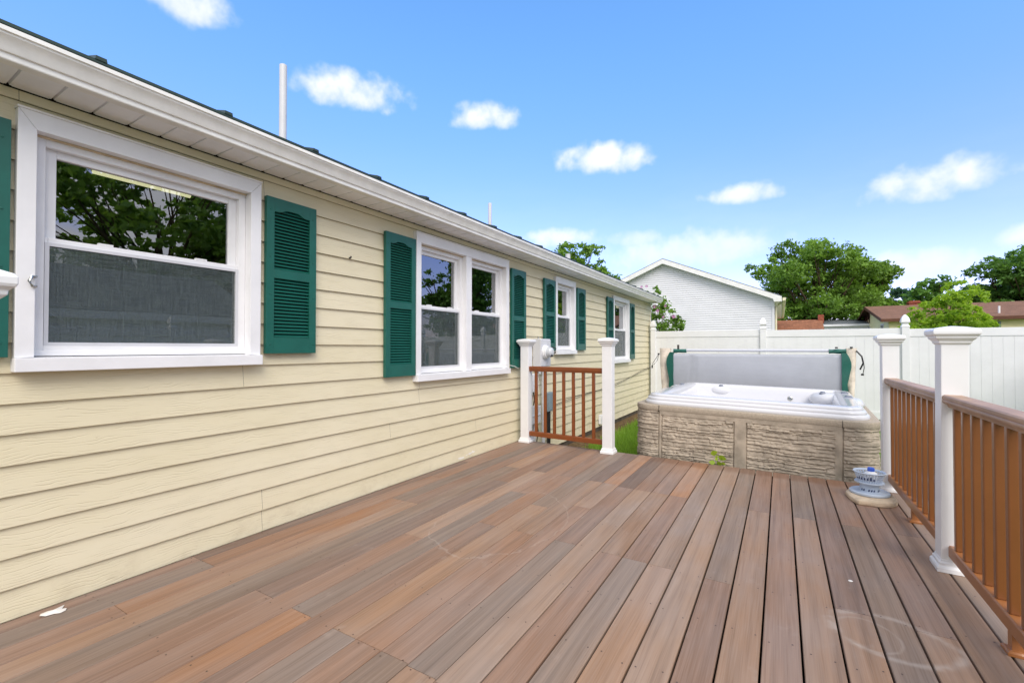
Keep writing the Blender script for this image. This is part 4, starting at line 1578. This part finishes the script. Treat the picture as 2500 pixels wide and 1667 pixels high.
# ------------------------------------------------------------------ neighbours
def gable_house(name, label, x0, x1, y0, y1, ze, zr, ridge, wallm, roofm, trimm, over=0.3, lap=0.0, parts=()):
    """box house; ridge 'y' = gable faces -Y, ridge 'x' = gable faces -X. Walls from below ground."""
    h = thing(name, label, 'house', ((x0 + x1) / 2, (y0 + y1) / 2, GROUND))
    ox, oy, oz = h.location
    T = lambda x, y, z: (x - ox, y - oy, z - oz)
    m = MB()
    zb = GROUND - 0.05
    if ridge == 'y':
        xm = (x0 + x1) / 2
        sl = (zr - ze) / (xm - x0)
        if lap:
            z = zb
            while z < zr - 0.02:
                z2 = min(z + lap, zr)
                def half(zq):
                    return (x1 - x0) / 2 if zq <= ze else max(0.0, (zr - zq) / sl)
                a, b = half(z), half(z2)
                m.quad(T(xm - a, y0 - .0, z), T(xm + a, y0 - .0, z), T(xm + b, y0 + .020, z2), T(xm - b, y0 + .020, z2))
                m.quad(T(xm - a, y0 + .022, z), T(xm + a, y0 + .022, z), T(xm + a, y0, z), T(xm - a, y0, z))
                if z < ze:
                    zc = min(z2, ze)
                    m.quad(T(x1, y0, z), T(x1, y1, z), T(x1 - .014, y1, zc), T(x1 - .014, y0, zc))
                z = z2
        m.add([T(x0, y1, zb), T(x1, y1, zb), T(x1, y1, ze), T(xm, y1, zr), T(x0, y1, ze)], [(0, 1, 2, 3, 4)])
        m.quad(T(x0, y0, zb), T(x0, y1, zb), T(x0, y1, ze), T(x0, y0, ze))
    else:
        ym = (y0 + y1) / 2
        m.add([T(x0, y1, zb), T(x0, y0, zb), T(x0, y0, ze), T(x0, ym, zr), T(x0, y1, ze)], [(0, 1, 2, 3, 4)])
        m.add([T(x1, y0, zb), T(x1, y1, zb), T(x1, y1, ze), T(x1, ym, zr), T(x1, y0, ze)], [(0, 1, 2, 3, 4)])
        m.quad(T(x0, y1, zb), T(x1, y1, zb), T(x1, y1, ze), T(x0, y1, ze))
        z = zb
        lp = lap or 0.2
        while z < ze:
            z2 = min(z + lp, ze)
            m.quad(T(x0, y0 - .012, z), T(x1, y0 - .012, z), T(x1, y0, z2), T(x0, y0, z2))
            m.quad(T(x0, y0, z), T(x1, y0, z), T(x1, y0 - .012, z), T(x0, y0 - .012, z))
            sl = (zr - ze) / (ym - y0)
            m.quad(T(x0 - .012, y1, z), T(x0 - .012, y0, z), T(x0, y0, z2), T(x0, y1, z2))
            z = z2
        while z < zr - .03:
            z2 = min(z + lp, zr)
            a, b = (zr - z) / sl, max(0, (zr - z2) / sl)
            m.quad(T(x0 - .012, ym + a, z), T(x0 - .012, ym - a, z), T(x0 - .001, ym - b, z2), T(x0 - .001, ym + b, z2))
            z = z2
    m.build('wall', wallm, h)
    r_ = MB()
    fa = MB()
    if ridge == 'y':
        for sgn in (-1, 1):
            xe = xm + sgn * ((x1 - x0) / 2 + over)
            zz = ze - over * sl
            P_ = [T(xm, y0 - over, zr + .10), T(xe, y0 - over, zz + .10), T(xe, y1 + over, zz + .10), T(xm, y1 + over, zr + .10)]
            Q_ = [T(xm, y0 - over, zr + .07), T(xe, y0 - over, zz + .07), T(xe, y1 + over, zz + .07), T(xm, y1 + over, zr + .07)]
            r_.add(P_ + Q_, [(0, 1, 2, 3), (7, 6, 5, 4), (0, 4, 5, 1), (1, 5, 6, 2), (2, 6, 7, 3)])
            yo = y0 - over
            A = [T(xm, yo - .02, zr + .068), T(xe, yo - .02, zz + .068), T(xe, yo - .02, zz - .12), T(xm, yo - .02, zr - .12)]
            Bk = [T(xm, yo + .02, zr + .068), T(xe, yo + .02, zz + .068), T(xe, yo + .02, zz - .12), T(xm, yo + .02, zr - .12)]
            fa.add(A + Bk, [(0, 1, 2, 3), (7, 6, 5, 4), (0, 4, 5, 1), (2, 6, 7, 3), (1, 5, 6, 2)])
            # rake soffit, eave soffit with fascia
            fa.add([T(xm, yo, zr - .10), T(xe, yo, zz - .10), T(xe, y0, zz - .10), T(xm, y0, zr - .10)], [(0, 1, 2, 3)])
            xw = xm + sgn * (x1 - x0) / 2
            fa.quad(T(xw, yo, zz - .10), T(xe, yo, zz - .10), T(xe, y1 + over, zz - .10), T(xw, y1 + over, zz - .10))
            fa.quad(T(xe + sgn * .01, yo, zz - .14), T(xe + sgn * .01, y1 + over, zz - .14), T(xe + sgn * .01, y1 + over, zz + .068), T(xe + sgn * .01, yo, zz + .068))
            if over < .45:
                fa.quad(T(xw, yo - .021, zz - .11), T(xe, yo - .021, zz - .11), T(xe, yo - .021, zz + .03), T(xw - sgn * .06, yo - .021, zz + .10))
    else:
        for sgn in (-1, 1):
            ye = ym + sgn * ((y1 - y0) / 2 + over)
            zz = ze - over * sl
            P_ = [T(x0 - over, ym, zr + .10), T(x0 - over, ye, zz + .10), T(x1 + over, ye, zz + .10), T(x1 + over, ym, zr + .10)]
            Q_ = [T(x0 - over, ym, zr + .07), T(x0 - over, ye, zz + .07), T(x1 + over, ye, zz + .07), T(x1 + over, ym, zr + .07)]
            r_.add(P_ + Q_, [(0, 1, 2, 3), (7, 6, 5, 4), (0, 4, 5, 1), (1, 5, 6, 2), (2, 6, 7, 3)])
            xo = x0 - over
            A = [T(xo - .02, ym, zr + .075), T(xo - .02, ye, zz + .075), T(xo - .02, ye, zz - .10), T(xo - .02, ym, zr - .10)]
            Bk = [T(xo + .02, ym, zr + .075), T(xo + .02, ye, zz + .075), T(xo + .02, ye, zz - .10), T(xo + .02, ym, zr - .10)]
            fa.add(A + Bk, [(0, 1, 2, 3), (7, 6, 5, 4), (0, 4, 5, 1), (2, 6, 7, 3), (1, 5, 6, 2)])
            fa.box(xo - ox, x1 + over - ox, ye - .01 - oy, ye + .01 - oy, zz - .10 - oz, zz + .066 - oz)
            yw = ym + sgn * (y1 - y0) / 2
            fa.quad(T(xo, yw, zz - .06), T(x1 + over, yw, zz - .06), T(x1 + over, ye, zz - .06), T(xo, ye, zz - .06))
    ro = r_.build('roof', roofm, h)
    fa.build('fascia', trimm, h)
    return h, T, ro


wh, T, ro = gable_house('white_house', 'white vinyl sided neighbour house with a wide gable behind the fence', -5.30, 2.745, 19.75, 31.0, 3.13, 4.83, 'y', GSIDING, SHGREY, GUTTER, over=0.25, lap=0.0885)
m = MB()
m.box(*[q for q in (2.745 - wh.location.x - .075, 2.745 - wh.location.x + .012, 19.735 - wh.location.y, 19.75 - wh.location.y + .09)], -0.05, 3.05 - GROUND)
m.build('corner_board', GSIDING, wh)
m = MB()
cr_ = GUTTER
gx = 3.02 - wh.location.x
m.extrude_y([(gx, 2.93 - GROUND), (gx + .09, 2.95 - GROUND), (gx + .11, 3.05 - GROUND), (gx, 3.05 - GROUND)], 19.5 - wh.location.y, 31.2 - wh.location.y)
m.build('gutter', mat('cream gutter', S(228, 220, 190), 0.5), wh)
m = MB()
m.tube([(gx + .04, -5.4, 2.96 - GROUND), (gx - .12, -5.4, 2.84 - GROUND), (gx - .22, -5.4, 2.75 - GROUND), (gx - .22, -5.4, 0.2)], 0.035, 8)
m.build('downspout', mat('cream downspout', S(226, 218, 188), 0.5), wh)

# brown roofed shed beyond the fence
sh2, T, ro = gable_house('brown_roof_shed', 'low shed with brown shingle roof just right of the white house', 1.6, 4.95, 30.4, 33.6, 1.95, 2.75, 'x', YSID, SHRED, BROWNT, over=0.1)
m = MB()
m.box(1.70 - .14, 1.70 + .14, -0.12, 0.12, 3.0, 3.5)
m.build('chimney', BRICK, sh2)
# low pale building with grey roof
lb, T, ro = gable_house('low_white_building', 'low white building with a grey roof between shed and cream house', 5.4, 9.8, 43.6, 50.0, 3.0, 3.45, 'x', GSIDING, SHGREY, GSIDING, over=0.2)
for x in (5.9, 6.8, 7.7):
    m = MB()
    m.box(x + .3 - lb.location.x, x + .9 - lb.location.x, 43.55 - lb.location.y, 43.6 - lb.location.y, 2.2 - GROUND, 2.62 - GROUND)
    m.build('window', GLASSD, lb)
# cream house with brown roof
ch, T, ro = gable_house('cream_house', 'cream sided house with brown shingle roof and open gable slats', 8.75, 26.0, 36.3, 48.5, 2.98, 4.15, 'x', YSID, SHBROWN, BROWNT, over=0.42, lap=0.2)
ox, oy, oz = ch.location


def on_front(x0, x1, z0, z1, m, proud=.03):
    m.box(x0 - ox, x1 - ox, 36.3 - proud - oy, 36.3 - oy - .0, z0 - oz, z1 - oz)


for x0, x1, z0, z1 in ((13.02, 13.70, 2.0, 2.70), (17.2, 18.4, 1.6, 2.6)):
    m = MB()
    on_front(x0, x1, z0, z1, m, .05)
    o = m.build('window', BOXG, ch)
    m = MB()
    on_front(x0 + .09, x1 - .09, z0 + .07, z1 - .08, m, .06)
    m.build('pane', GLASSD, o)
    m = MB()
    for k in range(1, 3):
        xx_ = x0 + (x1 - x0) * k / 3
        on_front(xx_ - .012, xx_ + .012, z0 + .07, z1 - .08, m, .068)
    on_front(x0 + .09, x1 - .09, (z0 + z1) / 2 + .06, (z0 + z1) / 2 + .085, m, .066)
    m.build('muntin', METERG, o)
m = MB()
m.lathe(13.85 - ox, 37.0 - oy, [(.16, 3.10 - oz), (.05, 3.16 - oz), (.05, 3.62 - oz), (.04, 3.62 - oz)], 12)
m.build('vent_pipe', WHITE, ch, smooth=40)
m = MB()
m.box(11.35 - ox - .3, 11.35 - ox + .3, 43.6 - oy - .3, 43.6 - oy + .3, 4.0 - oz, 4.62 - oz)
m.box(11.35 - ox - .36, 11.35 - ox + .36, 43.6 - oy - .36, 43.6 - oy + .36, 4.45 - oz, 4.52 - oz)
m.build('chimney', BRICK, ch)
# open gable slats and the small window on the gable end (faces -X)
m = MB()
gx = 8.75 - ox - .03
m.add([(gx, 43.4 - oy, 3.42 - oz), (gx, 50.0 - oy - 3.2, 3.05 - oz + .05), (gx, 43.4 - oy, 4.05 - oz)], [(0, 1, 2)])
m.quad((gx, 43.0 - oy, 3.42 - oz), (gx, 46.8 - oy, 3.10 - oz), (gx, 46.8 - oy, 3.25 - oz), (gx, 43.0 - oy, 4.06 - oz))
m.build('gable_opening', BLACKV, ch)
m = MB()
for k in range(5):
    yy = 43.2 + k * .85
    m.box(gx - .03, gx - .005, yy - .09 - oy, yy + .09 - oy, 3.05 - oz, 4.1 - .2 * k - oz)
m.build('gable_slat', BROWNT, ch)
for yy in (38.3, 43.5, 46.5):
    m = MB()
    m.box(gx - .01, gx + .02, yy - .5 - oy, yy + .5 - oy, 2.3 - oz, 2.78 - oz)
    o = m.build('window', METERG, ch)
    m = MB()
    m.box(gx - .02, gx - .005, yy - .36 - oy, yy + .36 - oy, 2.36 - oz, 2.70 - oz)
    m.build('pane', GLASSD, o)


# ------------------------------------------------------------------ trees
def tree(name, label, base, trunk_h, clumps, n_leaf, leaf, lm, seed, trunk_r, group='trees beyond the fence', up_bias=0.35, limbs=True, flat=1.0, cat='tree', hang=0.0):
    """clumps: list of (x, y, z, r) in local coordinates (z above the base)"""
    rg = np.random.default_rng(seed)
    t = thing(name, label, cat, base, group)
    tk = MB()
    fork = Vector((0, 0, trunk_h))
    rpy = random.Random(seed)
    top = max(c[2] for c in clumps)
    tk.tube([(0, 0, -0.2), (trunk_r * .2, 0, trunk_h * .5), tuple(fork)], [trunk_r * 1.25, trunk_r, trunk_r * .85], 9)
    if limbs:
        order = sorted(clumps, key=lambda c: -c[3])[:min(len(clumps), 34)]
        for (x, y, z, r) in order:
            e_ = Vector((x, y, z - r * .1))
            s0 = fork - Vector((0, 0, rpy.uniform(0, trunk_h * .35)))
            if z < trunk_h:
                s0 = Vector((0, 0, max(0.3, z * .7)))
            mid = s0.lerp(e_, .45) + Vector((rpy.uniform(-.1, .1), rpy.uniform(-.1, .1), 0.10)) * (e_ - s0).length
            q = s0.lerp(e_, .2) + Vector((0, 0, .06 * (e_ - s0).length))
            tk.tube([tuple(s0), tuple(q), tuple(mid), tuple(e_)], [trunk_r * .5, trunk_r * .34, trunk_r * .2, trunk_r * .06], 5)
            for _ in range(2):
                d_ = Vector((rpy.gauss(0, 1), rpy.gauss(0, 1), rpy.gauss(.4, .7))).normalized() * r * .9
                tk.tube([tuple(mid), tuple(mid.lerp(e_ + d_, .6)), tuple(e_ + d_)], [trunk_r * .13, trunk_r * .08, trunk_r * .03], 4)
    tk.build('trunk', BARK, t, smooth=180)
    # crown of leaf-sized faces, gathered in clumps with ragged edges
    wts = np.array([c[3] ** 2.2 for c in clumps])
    cnt = (n_leaf * wts / wts.sum()).astype(int)
    P, T_ = [], []
    for (x, y, z, r), k in zip(clumps, cnt):
        if k < 3:
            continue
        # sprays inside each clump
        ns = max(3, int(k / 26))
        dv = rg.normal(size=(ns, 3))
        dv /= np.linalg.norm(dv, axis=1)[:, None]
        rad = r * rg.uniform(.25, 1.0, ns) ** 0.5
        sc_ = dv * rad[:, None] * np.array([1, 1, .72 * flat])
        idx = rg.integers(0, ns, k)
        off = rg.normal(size=(k, 3)) * np.array([1, 1, .55]) * r * .17
        pp_ = sc_[idx] + off
        pp_[:, 2] -= hang * r * (np.hypot(pp_[:, 0], pp_[:, 1]) / r) ** 2
        P.append(pp_ + np.array([x, y, z]))
        tint = rg.uniform(.15, .85) * .45 + rg.uniform(0, 1, ns)[idx] * .3 + rg.uniform(0, .35, k)
        T_.append(tint)
    P = np.concatenate(P)
    T_ = np.clip(np.concatenate(T_), 0, 1)
    n_ = len(P)
    nrm = rg.normal(size=(n_, 3)) + np.array([0, 0, up_bias * 2])
    nrm /= np.linalg.norm(nrm, axis=1)[:, None]
    a_ = rg.normal(size=(n_, 3))
    u = np.cross(nrm, a_)
    u /= np.linalg.norm(u, axis=1)[:, None]
    v = np.cross(nrm, u)
    sz = leaf * rg.uniform(.6, 1.3, n_)[:, None]
    V = np.empty((n_, 4, 3))
    V[:, 0] = P - u * sz
    V[:, 1] = P - v * sz * .55 + nrm * sz * .12
    V[:, 2] = P + u * sz
    V[:, 3] = P + v * sz * .55 + nrm * sz * .12
    me = bpy.data.meshes.new('crown')
    me.vertices.add(n_ * 4)
    me.vertices.foreach_set('co', V.reshape(-1))
    me.loops.add(n_ * 4)
    me.loops.foreach_set('vertex_index', np.arange(n_ * 4, dtype=np.int32))
    me.polygons.add(n_)
    me.polygons.foreach_set('loop_start', np.arange(0, n_ * 4, 4, dtype=np.int32))
    me.polygons.foreach_set('loop_total', np.full(n_, 4, dtype=np.int32))
    me.update(calc_edges=True)
    at_ = me.attributes.new('tint', 'FLOAT', 'FACE')
    at_.data.foreach_set('value', T_)
    me.materials.append(lm)
    o = bpy.data.objects.new('crown', me)
    col.objects.link(o)
    o.parent = t
    return t


def dome(seed, n_, rx, ry, rz, cz, rmin, rmax, low=-0.7, shell=0.55, lean=(0, 0)):
    q = random.Random(seed)
    out = []
    while len(out) < n_:
        x, y, z = q.gauss(0, 1), q.gauss(0, 1), q.gauss(0, 1)
        l = math.sqrt(x * x + y * y + z * z)
        x, y, z = x / l, y / l, z / l
        if z < low:
            continue
        k = q.uniform(shell, 1.0)
        r = q.uniform(rmin, rmax)
        out.append((x * rx * k + lean[0] * (z + 1), y * ry * k + lean[1] * (z + 1), cz + z * rz * k, r))
    return out


big = dome(11, 92, 5.5, 4.4, 4.3, 6.7, 0.7, 1.35, low=-0.85, shell=.45)
tree('broad_tree', 'largest broad crowned tree with spreading limbs behind the white house', (4.9, 48, GROUND), 2.6, big, 44000, .135, LEAF, 5, .42)
tree('broad_tree', 'narrower upright tree at the right flank of the largest tree', (9.55, 51, GROUND), 3.0,
     dome(12, 40, 2.1, 2.1, 3.4, 6.1, .6, 1.1, low=-.9, shell=.3), 17000, .15, LEAF, 6, .26)
tree('dense_bush', 'low dark thicket below the big trees beside the cream house', (8.3, 55, GROUND), 1.2,
     dome(13, 34, 6.5, 2.0, 2.4, 2.6, .9, 1.5, low=-.6, shell=.2), 12000, .20, LEAFD, 7, .2)
tree('broad_tree', 'rounded green tree rising over the yellow house roof', (-8.9, 28.4, GROUND), 3.2,
     dome(14, 64, 2.1, 2.0, 2.4, 6.1, .55, .95, low=-.6, shell=.35), 17000, .13, LEAF, 8, .25)
tree('tall_tree', 'tall dark tree at the right edge beyond the cream house', (19.4, 51, GROUND), 3.4,
     dome(15, 70, 4.2, 3.6, 4.2, 5.3, .75, 1.3, low=-.9, shell=.25), 40000, .15, LEAFD, 9, .38, hang=.25)
tree('tall_tree', 'shorter dark tree left of the tall tree at the right edge', (14.9, 54, GROUND), 2.4,
     dome(16, 36, 2.5, 2.2, 2.9, 4.4, .7, 1.2, low=-.9, shell=.3), 13000, .19, LEAFD, 10, .25)
cl = []
q = random.Random(4)
for k in range(34):
    z = 2.0 + 6.0 * (k / 34)
    r = 2.1 * (1 - (z - 1) / 7.9) + .25
    a = k * 2.4
    cl.append((r * math.cos(a) * .8, r * math.sin(a) * .8, z, .38 + .5 * r * .5))
tree('conifer', 'small blue green conifer far behind the cream house', (14.0, 62.5, GROUND), 6.0, cl, 9000, .2, LEAFB, 11, .16, limbs=False, hang=.5)
cl = dome(18, 40, 1.5, 1.35, 1.55, 2.65, .30, .55, low=-.75, shell=.3)
tree('young_tree', 'airy lime green young tree in front of the cream house', (9.3, 26.9, GROUND), 1.5, cl, 9000, .085, LEAFL, 12, .08, hang=.3)
tree('young_tree', 'little lime green side tree next to the cream house window', (10.75, 27.9, GROUND), 1.2,
     dome(19, 14, .65, .6, 1.0, 2.2, .25, .42, low=-.8, shell=.3), 2600, .08, LEAFL, 13, .05, hang=.3)
# trees across the side yard, seen mirrored in the window glass
gable_house('grey_roof_house', 'neighbour house with grey roof across the side yard mirrored in the big window', 13.0, 19.0, -1.5, 9.0, 2.3, 3.7, 'y', GSIDING, SHGREY, GUTTER, over=0.35)
tree('yard_tree', 'leafy tree beyond the grey roofed house mirrored in the big window', (23.0, 10.2, GROUND), 3.4,
     dome(21, 80, 6.4, 6.0, 4.6, 6.6, .6, 1.2, low=-.8, shell=.35), 19000, .16, LEAF, 21, .3, group='trees across the side yard')
tree('yard_tree', 'leafy tree at the side yard corner mirrored in the double window', (12.7, 20.9, GROUND), 2.0,
     dome(22, 52, 2.5, 2.5, 2.5, 4.4, .5, .95, low=-.9, shell=.2), 15000, .12, LEAFD, 22, .3, group='trees across the side yard')
tree('yard_tree', 'far leafy tree between the two other yard trees', (21, 15, GROUND), 3.0,
     dome(23, 50, 5, 4.4, 4.2, 6.2, .8, 1.5, low=-.8, shell=.3), 12000, .2, LEAFD, 23, .35, group='trees across the side yard')

# flowering shrub at the house corner
cl = [(-.55, .2, 3.05, .30), (-.30, .1, 3.22, .26), (-.85, .1, 2.95, .26), (-.05, 0, 2.85, .32), (.15, -.1, 2.62, .28), (-.4, 0, 2.7, .42), (-.05, 0, 2.35, .40), (.30, 0, 2.15, .34), (.52, -.1, 2.22, .22),
      (.22, 0, 1.85, .40), (.45, 0, 1.75, .30), (.05, 0, 1.45, .45), (.32, 0, 1.35, .36), (-.4, 0, 1.8, .5), (-.4, 0, 1.2, .5), (.1, 0, .9, .45), (-.3, 0, .7, .45), (.34, 0, .95, .3),
      (.05, -.1, 2.05, .36), (.38, -.05, 2.4, .18), (.62, -.05, 2.05, .16), (.1, 0, 2.75, .2)]
sr = tree('flowering_shrub', 'tall leafy shrub with pink flowers at the far corner of the yellow house', (.02, 13.2, GROUND), .5, cl, 9000, .043, LEAF, 31, .035, group=None, cat='shrub')
q = random.Random(8)
spots = [(-.02, 2.95), (.22, 2.72), (.18, 2.42), (-.30, 3.30), (-.72, 3.12), (-.5, 3.02), (.20, 1.95), (.32, 1.82), (.34, 1.28), (-.9, 3.0), (.05, 2.6), (.42, 2.42), (.1, 2.52), (-.2, 3.0), (-.42, 3.28),
         (.02, 1.62), (.52, 1.56), (.28, 1.05), (-.1, 2.72)]
for sx_, sz_ in spots:
    fl_ = MB()
    tn = []
    c0 = Vector((sx_ + q.uniform(-.03, .03), -.36 + q.uniform(-.05, .1), sz_))
    nv = Vector((q.uniform(-.3, .3), -1, q.uniform(-.2, .5))).normalized()
    uu = nv.cross(Vector((0, 0, 1))).normalized()
    vv = uu.cross(nv)
    pr_ = q.uniform(.036, .055)
    for k in range(5):
        a = k * 2 * math.pi / 5
        d0 = uu * math.cos(a) + vv * math.sin(a)
        d1 = uu * math.cos(a + .5) + vv * math.sin(a + .5)
        d2 = uu * math.cos(a - .5) + vv * math.sin(a - .5)
        fl_.add([tuple(c0), tuple(c0 + d2 * pr_ * .85 + nv * .008), tuple(c0 + d0 * pr_ * 1.15 + nv * .02), tuple(c0 + d1 * pr_ * .85 + nv * .008)], [(0, 1, 2, 3)])
        tn.append(q.uniform(0, 1))
    fo = fl_.build('flower', PETAL, sr)
    at_ = fo.data.attributes.new('tint', 'FLOAT', 'FACE')
    at_.data.foreach_set('value', tn)

# ------------------------------------------------------------------ grass between deck, tub and fence
rg = np.random.default_rng(2)
N = 42000
gx = rg.uniform(.3, 1.62, N)
gy = rg.uniform(5.2, 12.0, N) ** 1.0
keep = gx > 0.30 + 0.22 * (1 - np.clip((gy - 5.2) / 1.6, 0, 1)) + rg.normal(0, .08, N) + 0.08
gx, gy = gx[keep], gy[keep]
ex = rg.uniform(3.6, 7.5, 9000)
ey = rg.uniform(5.4, 11.9, 9000)
gx, gy = np.concatenate([gx, ex]), np.concatenate([gy, ey])
n_ = len(gx)
hh = rg.uniform(.05, .15, n_) * np.where(gx > 3.0, .8, 1.0)
an = rg.uniform(0, 2 * np.pi, n_)
le = rg.uniform(.1, .75, n_) * hh
wv = .004
V = np.empty((n_, 3, 3))
V[:, 0] = np.stack([gx - wv * np.sin(an), gy + wv * np.cos(an), np.full(n_, GROUND)], 1)
V[:, 1] = np.stack([gx + wv * np.sin(an), gy - wv * np.cos(an), np.full(n_, GROUND)], 1)
V[:, 2] = np.stack([gx + le * np.cos(an), gy + le * np.sin(an), GROUND + hh], 1)
me = bpy.data.meshes.new('grass')
me.vertices.add(n_ * 3)
me.vertices.foreach_set('co', V.reshape(-1))
me.loops.add(n_ * 3)
me.loops.foreach_set('vertex_index', np.arange(n_ * 3, dtype=np.int32))
me.polygons.add(n_)
me.polygons.foreach_set('loop_start', np.arange(0, n_ * 3, 3, dtype=np.int32))
me.polygons.foreach_set('loop_total', np.full(n_, 3, dtype=np.int32))
me.update(calc_edges=True)
at_ = me.attributes.new('tint', 'FLOAT', 'FACE')
at_.data.foreach_set('value', rg.uniform(0, 1, n_))
me.materials.append(GRASSM)
go = bpy.data.objects.new('grass', me)
col.objects.link(go)
go['kind'] = 'stuff'
tag(go, 'short bright green grass between the yellow house and the hot tub', 'grass')
